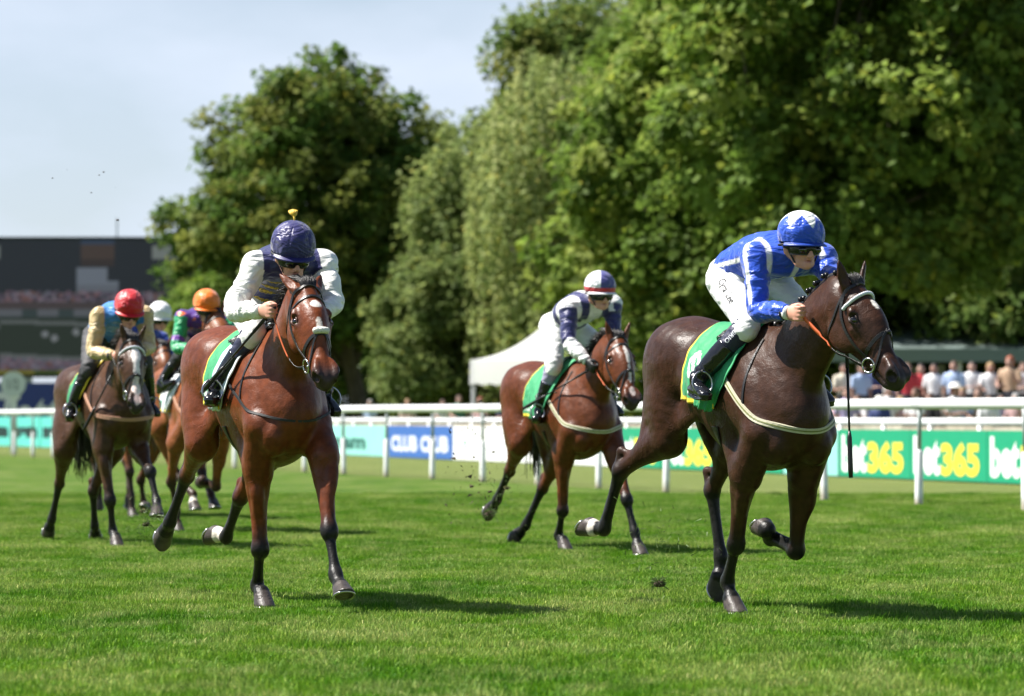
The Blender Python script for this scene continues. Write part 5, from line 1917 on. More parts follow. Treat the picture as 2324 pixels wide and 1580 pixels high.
def outfit_horse(h, seed, cloth_fn, pad_fn, braid='black', plaits=False, noseband='black', breast=None, rein_grip=True, rein_sag=.02, hands=None, tail_len=.8, tail_lat=0.0):
    rnd = random.Random(seed)
    J, T, HP = h.J, h.T, h.HP
    s1 = h.hlen / .56
    root = h.root
    leather = BLACK_LEATHER()
    # eyes
    for sg in (-1, 1):
        src_, dst_ = HP(.192 * s1, sg * .25, .135), HP(.192 * s1, sg * .05, .015)
        q, n = h.hit(src_, dst_)
        ow = unit(src_ - dst_)
        tg = unit(np.cross(h.hax, ow)) * -sg
        c_ = np.array(q) - ow * .012
        mb = MB()
        mb.sphere(c_, .0225 * h.g, 16, 12)
        eye = mb.build('eye', material('horse_eye', (.006, .004, .003), rough=.05, spec=.9), root)
        # upper and lower lids
        mb = MB()
        for up, r_ in ((1, .0095), (-1, .0065)):
            arc = []
            for t in np.linspace(-1, 1, 9):
                arc.append(c_ + h.hax * .030 * t + tg * up * .018 * math.sqrt(max(0, 1 - t * t * .96)) + ow * (.017 - .012 * t * t))
            mb.tube(arc, [r_ * (.45 + .55 * (1 - abs(t))) for t in np.linspace(-1, 1, 9)], 8)
        mb.build('eyelid', material('eyelid_' + h.key, tuple(h.coat * .55), rough=.5), eye)
    # bridle
    cheek = MB()
    for sg in (-1, 1):
        path = [HP(.010, sg * .03, .115), HP(.02, sg * .085, .07), HP(.10 * s1, sg * .11, .0), HP(.20 * s1, sg * .12, -.03), HP(.32 * s1, sg * .09, -.045), HP(.415 * s1, sg * .07, -.045)]
        p, n = h.wrap(path, .003)
        cheek.strap(p, n, .017, .005)
        path = [HP(.02, sg * .085, .06), HP(.07 * s1, sg * .11, -.03), HP(.10 * s1, sg * .09, -.10), HP(.13 * s1, sg * .05, -.15), HP(.14 * s1, 0, -.17)]
        p, n = h.wrap(path, .003)
        cheek.strap(p, n, .013, .004)
    p, n = h.wrap([HP(.010, -.03, .115), HP(.0, 0, .12), HP(.010, .03, .115)], .004)
    cheek.strap(p, n, .022, .005)
    bridle = cheek.build('bridle', leather, root, smooth=False)
    ring = h.head_ring(lambda a: .085 + .012 * abs(a), -1.3, 1.3, 22)
    if braid == 'black':
        h.strap('browband', ring, .017, leather, bridle, .003, sub=2)
    else:
        c1, c2 = braid
        mb = MB()
        pp, nn = h.wrap(ring, .004, 3)
        mb.strap(pp, nn, .016, .005)
        bb = mb.build('browband', material('browband_ribbon_a', c1, rough=.35), bridle)
        for par, mat_ in ((0, material('browband_ribbon_a', c1)), (1, material('browband_ribbon_b', c2, rough=.35))):
            mb = MB()
            for i in range(1 + par, len(pp) - 1, 2):
                mb.sphere(pp[i] + nn[i] * .005, (.0075, .0105, .0095) if par == 0 else (.006, .008, .0075), 8, 6)
            mb.build('ribbon_weave', mat_, bb)
    nb = h.head_ring(lambda a: .345 + .02 * (1 - math.cos(a)), -2.9, 2.9, 26)
    h.strap('noseband', nb, .021, leather if noseband == 'black' else leather, bridle, .004, sub=2)
    for sg in (-1, 1):
        path = [HP(.335 * s1, sg * .004, .10), HP(.38 * s1, sg * .045, .08), HP(.44 * s1, sg * .068, .02), HP(.475 * s1, sg * .065, -.05), HP(.48 * s1, sg * .03, -.10), HP(.48 * s1, 0, -.115)]
        h.strap('cross_strap', path, .013, leather, bridle, .005)
    if noseband != 'black':
        q, n = h.hit(HP(.345 * s1, 0, .3), HP(.345 * s1, 0, 0))
        mb = MB()
        pts = [HP(.345 * s1, y, .12) for y in np.linspace(-.055, .055, 7)]
        pp, nn = h.wrap(pts, .008, 2)
        mb.tube([a + b * .006 for a, b in zip(pp, nn)], [.012] + [.018] * (len(pp) - 2) + [.012], 8)
        mb.build('fleece_pad', material('white_fleece', (.72, .70, .63), rough=.9, bump=.6, bscale=90), bridle)
    else:
        q, n = h.hit(HP(.345 * s1, 0, .3), HP(.345 * s1, 0, 0))
        mb = MB()
        mb.sphere(q, (.020, .020, .012), 10, 6)
        mb.build('noseband_pad', leather, bridle)
    bits = {}
    for sg in (-1, 1):
        q, n = h.hit(HP(.445 * s1, sg * .25, -.045), HP(.445 * s1, 0, -.045))
        c = np.array(q) + h.hy * sg * .012
        mb = MB()
        mb.torus(c - h.hax * .012 - h.hz2 * .012, h.hy * sg + h.hax * .15, .036, .0048, 22, 8)
        mb.tube([c + h.hax * .005, c - h.hax * .010 - h.hy * sg * .035], .009, 8)
        mb.build('bit_ring', STEEL(), bridle)
        bits[sg] = c - h.hax * .030 - h.hz2 * .035
    # reins
    for sd, sg in (('R', -1), ('L', 1)):
        hand = hands[sd]
        a, b = bits[sg], hand
        N = 22
        pts = []
        for i in range(N):
            t = i / (N - 1)
            p = a * (1 - t) + b * t + V(0, 0, -rein_sag * 4 * t * (1 - t))
            q, n = h.near(p)
            d = Vector(p) - q
            if d.dot(n) < .012:
                p = np.array(q + n * .012)
            pts.append(p)
        k = int(N * .48)
        nr = [h.near(p)[1] for p in pts]
        mb = MB()
        mb.strap(pts[:k + 1], nr[:k + 1], .020, .004)
        rn = mb.build('rein', leather, bridle)
        mb = MB()
        mb.strap(pts[k:], nr[k:], .021, .006)
        mb.build('rein_grip', ORANGE_RUBBER() if rein_grip else leather, bridle)
    # loose buckle end of the reins hanging on the neck
    w = T(.20, 0, 1.55)
    loop = []
    for t in np.linspace(0, 1, 18):
        a = math.pi * t
        y = -.15 + .30 * t
        p = V(.42 + .06 * math.sin(a), y * 1.25, 1.42 - .30 * math.sin(a) ** .8)
        q, n = h.near(p)
        loop.append(np.array(q + n * .012))
    mb = MB()
    mb.tube([hands['R']] + loop[:0] + [hands['R'] * .6 + T(.16, -.2, 1.32) * .4, T(.20, -.22, 1.22)], .006, 6)
    # girth and breastplate
    gi = []
    for a in np.linspace(-math.pi * .62, -math.pi * 1.38, 26):
        c = T(-.06, 0, 1.12)
        d = V(0, math.sin(a), math.cos(a))
        r_ = h.bvh.ray_cast(Vector(c), Vector(d), 1.0)
        if r_[0] is not None:
            gi.append(np.array(r_[0]))
    h.strap('girth', gi, .085, leather, root, .004, .006, sub=1)
    if breast:
        col, hgt = breast
        half = [T(.02, .33, 1.33), T(.12, .33, 1.26), T(.25, .32, 1.18 + hgt), T(.38, .26, 1.12 + hgt), T(.49, .14, 1.085 + hgt), T(.56, 0, 1.075 + hgt)]
        path = [p * V(1, -1, 1) for p in half] + half[-2::-1]
        bp = h.strap('breastplate', path, .034 if col != 'black' else .015, material('breastplate_' + col, {'cream': (.50, .47, .34), 'tan': (.42, .22, .14), 'black': (.012, .011, .011)}[col], rough=.6), root, .004, .007)
        if col == 'cream':
            h.strap('strap_line', path, .008, material('strap_green', (.16, .18, .05), rough=.6), bp, .0115, .0015)
        for sg in (-1, 1):
            h.strap('neck_strap', [T(.20, sg * .12, 1.52), T(.23, sg * .22, 1.35), T(.27, sg * .30, 1.20), T(.28, sg * .32, 1.16 + hgt)], .016, leather, bp, .004)
    # cloth, pad, saddle
    cl = saddle_cloth(h, 'saddle_cloth', -.45, .00, 98, .008, cloth_fn, seed)
    saddle_cloth(h, 'saddle_pad', -.19, .14, 98, .022, pad_fn, seed + 4, nx=30, sweep=.17)
    sv = lambda u, w, s, x, z: (.014, .013, .014)
    o = saddle_cloth(h, 'saddle', -.15, .03, 30, .032, sv, seed + 9, nx=30, na=50)
    o.data.materials[0] = leather
    for sd, sg in (('R', -1), ('L', 1)):
        an, to = J[sd]['an'], J[sd]['to']
        st = (an * .35 + to * .65) + V(0, 0, -.035)
        ax = unit(V(to[0] - an[0], 0, to[2] - an[2]))
        top = st + V(0, 0, .125)
        mb = MB()
        mb.strap([T(-.06, sg * .20, 1.42), T(-.05, sg * .28, 1.30) + V(0, sg * .03, 0), top], [(0, sg, .3)] * 3, .018, .004)
        sl = mb.build('stirrup_leather', leather, root)
        mb = MB()
        c = st + V(0, 0, .055)
        loopp = []
        for k in range(17):
            a = 2 * math.pi * k / 16
            loopp.append(c + V(0, 1, 0) * .058 * math.sin(a) + V(-.15, 0, 1) * .068 * math.cos(a) * (1 if math.cos(a) > 0 else .8))
        mb.tube(loopp, .006, 6)
        mb.build('stirrup_iron', material('stirrup_metal', (.45, .45, .47), rough=.3, metallic=1), sl)
    # mane, forelock, tail
    crest = []
    NP = h.neck_pts
    locks = []
    hb = HAIR_BLACK()
    poll = HP(-.01, 0, .11)
    cr = [T(.02, 0, 1.56), T(.14, 0, 1.54)] + [NP[i] + h.neck_up * r for i, r in ((1, .30), (2, .25), (3, .215), (4, .185), (5, .15))] + [poll]
    dense = []
    for i in range(len(cr) - 1):
        for t in np.linspace(0, 1, 7)[:-1]:
            dense.append(cr[i] * (1 - t) + cr[i + 1] * t)
    if plaits:
        mb = MB()
        ridge = [np.array(h.near(p)[0]) for p in dense[3:]]
        mb.tube([p + V(0, 0, .004) for p in ridge], .020, 8)
        mane = mb.build('mane', hb, root)
        for i in range(2, len(ridge) - 1, 3):
            for dz_, dy_ in ((.030, -.010), (.022, -.032)):
                m2 = MB()
                m2.sphere(ridge[i] + h.neck_up * dz_ + V(0, dy_, 0), .015, 8, 6)
                m2.build('plait', material('plait_hair', (.008, .007, .007), rough=.25), mane)
    else:
        for p in dense[4:]:
            for _ in range(22):
                q = np.array(h.near(p + V(rnd.uniform(-.01, .01), rnd.uniform(-.015, .015), 0))[0])
                L = rnd.uniform(.07, .14)
                d = unit(V(-.75 + rnd.uniform(-.2, .2), rnd.uniform(-.7, .3), .35 + rnd.uniform(-.3, .3)))
                pts = [q]
                for k in range(4):
                    q = q + d * L / 4
                    d = unit(d + V(-.12, rnd.uniform(-.2, .2), -.28))
                    pts.append(q)
                locks.append(pts)
        hair_strands(h, 'mane', locks, hb, root, .0042)
    fl = []
    for _ in range(200):
        y_ = rnd.uniform(-.036, .036)
        q = np.array(h.hit(HP(rnd.uniform(-.01, .035), y_, .3), HP(.0, y_, .0))[0])
        d = unit(-h.hax * .75 + h.hz2 * .42 + h.hy * (y_ * 4 + rnd.uniform(-.10, .10)))
        pts = [q]
        for k in range(4):
            q = q + d * rnd.uniform(.010, .020)
            d = unit(d + V(-.18, rnd.uniform(-.06, .06), -.16))
            pts.append(q)
        fl.append(pts)
    hair_strands(h, 'forelock', fl, hb, root, .0032)
    tl = []
    base = T(-1.13, 0, 1.36)
    for k in range(170):
        q = base + V(rnd.uniform(-.02, .03), rnd.uniform(-.03, .03), rnd.uniform(-.05, .02))
        d = unit(V(-.55, tail_lat + rnd.uniform(-.12, .12), -.25 + rnd.uniform(-.15, .15)))
        L = rnd.uniform(.70, 1.0) * tail_len
        pts = [q]
        sw = rnd.uniform(-.05, .05)
        for i in range(9):
            q = q + d * L / 9
            d = unit(d + V(.015, sw + .02 * math.sin(i + k), -.26 + rnd.uniform(-.05, .05)))
            pts.append(q)
        tl.append(pts)
    hair_strands(h, 'tail', tl, hb, root, .0075)
    # racing plate on each hoof
    for sd, part in (('R', 'fore'), ('L', 'fore'), ('R', 'hind'), ('L', 'hind')):
        c, t = J[sd][part][4:]
        ax, dor, sole = hoof_axes(c, t)
        fw = unit(dor - dor.dot(sole) * sole)
        sw = np.cross(sole, fw)
        ctr = c + ax * .082 + fw * .004
        mb = MB()
        mb.tube([ctr + sole * .002 + (fw * math.cos(a) * 1.12 + sw * math.sin(a) * .98) * .056 for a in np.linspace(-2.4, 2.4, 17)], .0065, 6)
        mb.build('horseshoe', material('racing_plate', (.55, .54, .52), rough=.35, metallic=1), root)


# ------------------------------------------------------------------ jockeys
def silk_mat():
    if 'racing_silk' in MATS:
        return MATS['racing_silk']
    m = material('racing_silk', attr='Col', rough=.36, spec=.45, sheen=.25)
    n, l = m.node_tree.nodes, m.node_tree.links
    tc = n.new('ShaderNodeTexCoord')
    mp = n.new('ShaderNodeMapping')
    mp.inputs['Scale'].default_value = (5.0, 4.0, 8.0)
    mp.inputs['Rotation'].default_value = (.4, .6, .3)
    l.new(tc.outputs['Object'], mp.inputs['Vector'])
    nz = n.new('ShaderNodeTexNoise')
    nz.inputs['Scale'].default_value = 1.0
    nz.inputs['Detail'].default_value = 2.2
    nz.inputs['Distortion'].default_value = 1.6
    l.new(mp.outputs['Vector'], nz.inputs['Vector'])
    bp = n.new('ShaderNodeBump')
    bp.inputs['Strength'].default_value = .75
    bp.inputs['Distance'].default_value = .045
    l.new(nz.outputs['Fac'], bp.inputs['Height'])
    nf = n.new('ShaderNodeTexNoise')
    nf.inputs['Scale'].default_value = 3.4
    nf.inputs['Detail'].default_value = 3
    nf.inputs['Distortion'].default_value = 2.2
    l.new(mp.outputs['Vector'], nf.inputs['Vector'])
    b2 = n.new('ShaderNodeBump')
    b2.inputs['Strength'].default_value = .5
    b2.inputs['Distance'].default_value = .012
    l.new(nf.outputs['Fac'], b2.inputs['Height'])
    l.new(bp.outputs['Normal'], b2.inputs['Normal'])
    l.new(b2.outputs['Normal'], n['Principled BSDF'].inputs['Normal'])
    return m


SKIN = lambda: material('skin', lin(214, 160, 138), rough=.5, noise=.10, nscale=14, spec=.4)


class Jockey:
    def __init__(self, key, horse, label, voxel, silk_fn, cap_fn, gloves=None, breech=(.78, .78, .77), gaiter=(.016, .018, .05),
                 tassel=False, yaw=0.0, tilt=-.36, cap_h=1.0, lift=.06, peak_col=None, skin=None):
        self.h, self.key = horse, key
        J = horse.J
        self.J = J
        root = empty('person', horse.root.location, horse.root.rotation_euler[2])
        self.root = root
        tag(root, label, 'person')
        Rs, Ls, Rh, Lh = J['R']['sh'], J['L']['sh'], J['R']['hip'], J['L']['hip']
        Sm, Hm = (Rs + Ls) / 2, (Rh + Lh) / 2
        lat = unit(Ls - Rs)
        lh = unit(Lh - Rh)
        td = unit(Sm - Hm)
        back = np.cross(td, lat)
        if back[2] < 0:
            back = -back
        self.Sm, self.Hm, self.lat, self.td, self.back = Sm, Hm, lat, td, back
        L = np.linalg.norm(Sm - Hm)
        # head frame
        f = V(math.cos(tilt) * math.cos(yaw), math.cos(tilt) * math.sin(yaw), math.sin(tilt))
        hl = unit(np.cross(V(0, 0, 1), f))
        hu = np.cross(f, hl)
        C = J['head'] + V(0, 0, lift)
        self.f, self.hl, self.hu, self.C = f, hl, hu, C
        HP = lambda a, b, c: C + f * a + hl * b + hu * c
        self.HP = HP
        pts = np.array([J['head']] + [J[sd][c] for sd in 'RL' for c in ('hip', 'kn', 'an', 'to', 'sh', 'el', 'wr')])
        lo, hi = pts.min(0) - .22, pts.max(0) + .22

        def torso(F, g, k=.05):
            F.loft([Hm - td * .04 + back * .01, Hm + td * L * .22 + back * .035, Hm + td * L * .5 + back * .055, Hm + td * L * .78 + back * .04, Sm + back * .01],
                   [(.135, .100), (.125, .100), (.142, .112), (.160, .115), (.125, .085)], side=lat, k=k, grow=g)
            F.loft([Rs, Ls], [(.062, .07)] * 2, side=td, k=k, grow=g)

        def arm(F, sd, g, r=1.0, end=1.0, k=.03):
            a, e, w = J[sd]['sh'], J[sd]['el'], J[sd]['wr']
            w2 = e + (w - e) * end
            F.loft([a, a * .5 + e * .5, e, e * .5 + w2 * .5, w2], [.064 * r, .053 * r, .045 * r, .041 * r, .030 * r], k=k, grow=g)

        # ---- body: one continuous surface
        B = Field(lo, hi, voxel)
        torso(B, -.022)
        for sd, sg in (('R', -1), ('L', 1)):
            arm(B, sd, -.006)
            hp, kn, an, to = [J[sd][c] for c in ('hip', 'kn', 'an', 'to')]
            B.loft([hp, (hp + kn) / 2, kn], [.080, .066, .050], k=.05)
            B.loft([kn, kn * .65 + an * .35, an], [.046, .045, .030], k=.03)
            B.loft([an + V(-.02, 0, -.03), to], [.028, .024], k=.02)
            self.hand(B, sd, sg)
        nk = Sm + td * .02 + back * .035
        B.loft([nk, HP(-.035, 0, -.085)], [.055, .050], k=.04)
        self.head(B)
        v, fc = B.mesh()
        v = relax(v, fc, 1, .3)
        col = np.tile(np.array(skin or lin(208, 152, 130)), (len(v), 1)) * (1 + .08 * vnoise(v * 30, 2) + .05 * vnoise(v * 80, 3))[:, None]
        q = v - C
        qa, qb, qc = q @ f, q @ hl, q @ hu
        lips = np.exp(-(((qc + .132) / .008) ** 2 + (qb / .024) ** 2)) * (qa > .06)
        col = col * (1 - .7 * lips[:, None]) + V(.26, .075, .07) * .7 * lips[:, None]
        brow = ((qc > -.02) | (qa < -.02)) & (np.linalg.norm(q, axis=1) < .17) & (qc > -.11)
        col[brow] = V(.03, .02, .014)
        if gloves is not None:
            for sd in 'RL':
                m = np.linalg.norm(v - (J[sd]['wr'] + unit(J[sd]['wr'] - J[sd]['el']) * .06), axis=1) < .105
                col[m] = gloves
        self.body = link('body', mesh_np('person_body', v, fc, np.clip(col, 0, 1)), material('skin_tone', attr='Col', rough=.5, spec=.4), root)
        # ---- silks
        S = Field(lo, hi, voxel)
        torso(S, .010)
        S.loft([Hm + td * .02 + back * .02, Hm + td * L * .30 + back * .05], [(.145, .112), (.14, .115)], side=lat, k=.04, grow=.008)
        for sd in 'RL':
            arm(S, sd, .011, 1.02, .92)
        S.loft([nk - td * .01, nk + unit(HP(-.03, 0, -.085) - nk) * .035], [.066, .062], k=.02)
        S.clip_plane(Hm - td * .055, -td)
        v, fc = S.mesh()
        v = relax(v, fc, 1, .4)
        nr = normals(v, fc)
        e1 = (v @ td) * 20
        e2 = (v @ lat) * 14
        e3 = (v @ back) * 14
        folds = vnoise(np.stack([e1, e2 * .55, e3 * .55], 1) + 3, 5) * .0075 + vnoise(np.stack([e1 * 1.9, e2 * 1.1, e3 * 1.1], 1), 6) * .0038
        # tighter creases round the elbow and the cuff
        for sd in 'RL':
            a, e, w = J[sd]['sh'], J[sd]['el'], J[sd]['wr']
            d1, t1 = seg_param(v, e, w)
            m = sstep(.13, .06, d1)
            ax = unit(w - e)
            folds += m * .0038 * np.sin((v @ ax) * 105 + 4.5 * vnoise(v * 13, 8)) * (.35 + .65 * sstep(-.2, .5, vnoise(v * 9, 18)))
            d1, t1 = seg_param(v, a, e)
            m = sstep(.13, .06, d1)
            ax = unit(e - a)
            folds += m * .0042 * np.sin((v @ ax) * 62 + 4.5 * vnoise(v * 11, 9)) * (.35 + .65 * sstep(-.2, .5, vnoise(v * 8, 17)))
        v = v + nr * folds[:, None]
        self.silk_v, self.silk_f = v, fc
        col = silk_fn(self, v, nr)
        self.silks = link('silks', mesh_np('silks', v, fc, col), silk_mat(), root)
        self.silk_bvh = BVHTree.FromPolygons([tuple(p) for p in v], [tuple(q) for q in fc])
        # ---- breeches, gaiters, boots
        P = Field(lo, hi, voxel)
        P.loft([Hm - td * .075, Hm + td * .10 + back * .02], [(.150, .122), (.138, .108)], side=lat, k=.04)
        for sd, sg in (('R', -1), ('L', 1)):
            hp, kn, an = [J[sd][c] for c in ('hip', 'kn', 'an')]
            P.loft([hp - td * .02, (hp + kn) / 2 + V(0, 0, .006), kn, kn * .86 + an * .14], [.106, .090, .070, .062], k=.05)
        v, fc = P.mesh()
        v = relax(v, fc, 1, .4)
        nr = normals(v, fc)
        w = vnoise(v * V(18, 18, 34), 4) * .004 + vnoise(v * V(34, 30, 60), 5) * .002
        v = v + nr * w[:, None]
        self.breech_v, self.breech_f = v, fc
        self.breeches = link('breeches', mesh_np('breeches', v, fc), material('breeches_%.2f_%.2f' % (breech[0], breech[2]), breech, rough=.7, bump=.25, bscale=30, stretch=(1, 1, 2.2)), root)
        self.breech_bvh = BVHTree.FromPolygons([tuple(p) for p in v], [tuple(q) for q in fc])
        self.gaiter_bvh = {}
        for sd, sg in (('R', -1), ('L', 1)):
            kn, an, to, hp = [J[sd][c] for c in ('kn', 'an', 'to', 'hip')]
            pl, ph = np.minimum(np.minimum(kn, an), to) - .16, np.maximum(np.maximum(kn, an), to) + .16
            G = Field(pl, ph, voxel)
            G.loft([kn + unit(hp - kn) * .03, kn + (an - kn) * .10, kn + (an - kn) * .5], [.071, .0665, .056], k=.02)
            G.clip_plane(kn + unit(hp - kn) * .035, unit(hp - kn))
            v, fc = G.mesh()
            v = v + normals(v, fc) * (vnoise(v * V(30, 30, 60), 3) * .003)[:, None]
            link('gaiter', mesh_np('gaiter', v, fc), material('gaiter_%.2f_%.2f' % (gaiter[0], gaiter[2]), gaiter, rough=.55, bump=.2, bscale=60), root)
            self.gaiter_bvh[sd] = BVHTree.FromPolygons([tuple(p) for p in v], [tuple(q) for q in fc])
            G = Field(pl, ph, voxel)
            ft = unit(to - an)
            heel = an + V(-.045, 0, -.055)
            G.loft([kn + (an - kn) * .36, kn + (an - kn) * .6, kn + (an - kn) * .86, an + V(0, 0, -.005)], [.0635, .060, .049, .047], k=.015)
            G.loft([heel, an * .5 + to * .5 + V(.0, 0, -.025), to + ft * .015], [(.034, .034), (.040, .036), (.036, .026)], k=.03)
            G.loft([heel + V(-.005, 0, -.030), heel * .5 + to * .5 + V(0, 0, -.038), to + ft * .02 + V(0, 0, -.020)], [(.034, .010), (.036, .009), (.034, .009)], k=.006)
            G.clip_plane(kn + (an - kn) * .37, unit(kn - an))
            v, fc = G.mesh()
            v = relax(v, fc, 1, .4)
            sh = unit(an - kn)
            cr = np.sin((v @ sh) * 110 + 2.5 * vnoise(v * 18, 3)) * sstep(.13, .04, np.linalg.norm(v - an, axis=1)) * .0035
            v = v + normals(v, fc) * (cr + vnoise(v * 40, 6) * .001)[:, None]
            link('boot', mesh_np('boot', v, fc), material('boot_leather', (.010, .010, .013), rough=.16, spec=.6, bump=.12, bscale=30), root)
        self.headgear(cap_fn, tassel, cap_h, peak_col, voxel)
        # wrist band
        for sd in 'RL':
            e, w = J[sd]['el'], J[sd]['wr']
            d = unit(w - e)
            mb = MB()
            mb.tube([w - d * .030, w - d * .006], .040, 14)
            mb.build('cuff', material('cuff_band', (.03, .03, .035), rough=.5), root)

    def hand(self, B, sd, sg):
        e, w = self.J[sd]['el'], self.J[sd]['wr']
        d = unit(w - e)
        side = unit(V(0, 1, 0) - V(0, 1, 0).dot(d) * d)
        up = np.cross(d, side)
        if up[2] < 0:
            up = -up
        inn = -side * sg                     # towards the other hand
        pc = w + d * .045
        B.loft([w, pc, w + d * .078], [(.024, .028), (.020, .040), (.018, .038)], side=side, k=.012)
        # four fingers curled round the rein, unequal
        for i, (o, ln) in enumerate(((.032, .9), (.012, 1.0), (-.009, .96), (-.029, .8))):
            a = w + d * .078 + up * o + side * sg * .006
            b = a + d * .034 * ln + inn * .006
            c = b + inn * .032 * ln - d * .004
            t = c - d * .026 * ln + inn * .004
            B.loft([a, b, c, t], [.0105, .010, .0095, .008], k=.004, sub=3)
        th = w + d * .030 + up * .034 + inn * .012
        B.loft([th, th + d * .032 + up * .010 + inn * .016, th + d * .058 + inn * .030], [.013, .0115, .009], k=.010, sub=3)
        self.grip = getattr(self, 'grip', {})
        self.grip[sd] = w + d * .092 + inn * .022

    def head(self, B):
        HP, f, hl, hu = self.HP, self.f, self.hl, self.hu
        B.ell(HP(-.008, 0, -.005), (.100, .078, .100), f, hl, k=.02)
        B.loft([HP(.045, 0, -.045), HP(.050, 0, -.10), HP(.058, 0, -.150)], [(.063, .050), (.051, .044), (.029, .028)], side=hl, k=.03)
        B.loft([HP(.090, 0, -.048), HP(.104, 0, -.078), HP(.116, 0, -.104)], [(.009, .012), (.010, .014), (.015, .016)], side=hl, k=.009)
        for s in (-1, 1):
            B.ell(HP(.066, s * .040, -.090), (.026, .020, .018), f, hl, k=.016)
            B.ell(HP(.106, s * .012, -.108), (.012, .009, .009), f, hl, k=.006)
            B.ell(HP(-.012, s * .080, -.070), (.020, .010, .032), f, hl, k=.008)
            B.ell(HP(.083, s * .032, -.058), (.014, .016, .010), f, hl, k=.010, cut=True)
        B.ell(HP(.092, 0, -.126), (.014, .024, .006), f, hl, k=.010)
        B.ell(HP(.092, 0, -.141), (.014, .021, .007), f, hl, k=.008)
        B.ell(HP(.110, 0, -.1335), (.020, .024, .0032), f, hl, k=.003, cut=True)
        B.ell(HP(.082, 0, -.160), (.024, .025, .018), f, hl, k=.018)
        for s in (-1, 1):
            B.loft([HP(-.005, s * .062, -.095), HP(.05, s * .040, -.152)], [.018, .016], k=.03)

    def headgear(self, cap_fn, tassel, ch, peak_col, voxel):
        HP, f, hl, hu, C, root = self.HP, self.f, self.hl, self.hu, self.C, self.root
        nu, nv = 120, 46
        vs, cs = [], []
        for j in range(nv + 1):
            th = (math.pi * .5 + .46) * j / nv            # from the crown to just below the equator
            for i in range(nu):
                ph = 2 * math.pi * i / nu                 # 0 = front
                r = 1 + .012 * math.sin(ph * 3 + th * 2) * math.sin(th) + .010 * math.sin(ph * 7 + 1.3) * math.sin(th) * (j / nv) - .030 * math.exp(-((((ph * 6 / (2 * math.pi)) % 1) - .5) / .035) ** 2) * math.sin(th) * (1 - .5 * j / nv)
                r += .010 * math.sin(ph * 23 + 2 * math.sin(ph * 5)) * (j / nv) ** 5 + .006 * math.sin(ph * 11 + th * 5) * math.sin(th) ** 2
                a = .134 * math.sin(th) * math.cos(ph) * r
                b = .121 * math.sin(th) * math.sin(ph) * r
                c = .122 * math.cos(th) * ch * r
                if c < -.040 and math.cos(ph) > -.2:
                    c = -.040 + (c + .040) * .25
                vs.append(HP(a - .006, b, c))
                cs.append(cap_fn(th, ph))
        fs = []
        for j in range(nv):
            for i in range(nu):
                a, b = j * nu + i, j * nu + (i + 1) % nu
                fs.append((a, a + nu, b + nu, b))
        me = mesh_np('cap', vs, np.array(fs), np.array(cs))
        cap = link('helmet', me, silk_mat(), root)
        # peak
        pk = MB()
        N = 18
        top, bot = [], []
        rows = 4
        vv, ff = [], []
        for r_ in range(rows):
            for i in range(N):
                ph = R(-72) + R(144) * i / (N - 1)
                ext = (.0 + .030 * (r_ / (rows - 1))) * max(0.0, math.cos(ph * 1.02)) ** .8
                rr = 1.0 + ext / .13
                z = -.036 - .012 * (r_ / (rows - 1)) - .012 * (1 - math.cos(ph))
                vv.append(HP(.130 * math.cos(ph) * rr - .006, .118 * math.sin(ph) * rr, z))
        n1 = len(vv)
        vv += [p - hu * .006 for p in vv]
        for r_ in range(rows - 1):
            for i in range(N - 1):
                a = r_ * N + i
                ff.append((a, a + N, a + N + 1, a + 1))
                ff.append((a + n1, a + 1 + n1, a + N + 1 + n1, a + N + n1))
        for i in range(N - 1):
            a = (rows - 1) * N + i
            ff.append((a, a + n1, a + n1 + 1, a + 1))
        pk.add(vv, ff)
        pc = peak_col or cap_fn(1.5, 0.0)
        pk.build('peak', material('peak_%.2f_%.2f_%.2f' % tuple(pc), pc, rough=.45), cap)
        # harness under the chin and skull-cap rim
        mb = MB()
        for s in (-1, 1):
            mb.strap([HP(.02, s * .090, -.03), HP(.035, s * .082, -.09), HP(.05, s * .055, -.145), HP(.055, 0, -.178)], [hl * s] * 3 + [-hu], .014, .004)
        mb.tube([HP(.122 * math.cos(a) - .006, .110 * math.sin(a), -.045 - .012 * (1 - math.cos(a))) for a in np.linspace(1.2, 2 * math.pi - 1.2, 26)], .006, 8)
        mb.build('harness', material('harness_black', (.010, .010, .010), rough=.6), cap)
        # goggles
        N, M = 22, 6
        vv, ff = [], []
        for j in range(M):
            for i in range(N):
                ph = R(-68) + R(136) * i / (N - 1)
                z = -.042 - .062 * j / (M - 1)
                nose = .012 * math.exp(-(math.degrees(ph) / 9) ** 2) * (j / (M - 1))
                bul = .010 * math.sin(math.pi * j / (M - 1))
                vv.append(HP((.108 + bul) * math.cos(ph) + .004, (.092 + bul * .5) * math.sin(ph), z + nose))
        n1 = len(vv)
        vv += [C + (p - C) * .93 for p in vv]
        for j in range(M - 1):
            for i in range(N - 1):
                a = j * N + i
                ff.append((a, a + N, a + N + 1, a + 1))
                ff.append((a + n1, a + 1 + n1, a + N + 1 + n1, a + N + n1))
        for i in range(N - 1):
            for a in (i, (M - 1) * N + i):
                ff.append((a, a + 1, a + 1 + n1, a + n1))
        mb = MB()
        mb.add(vv, ff)
        gg = mb.build('goggles', material('goggle_frame', (.008, .008, .009), rough=.25), root)
        mb = MB()
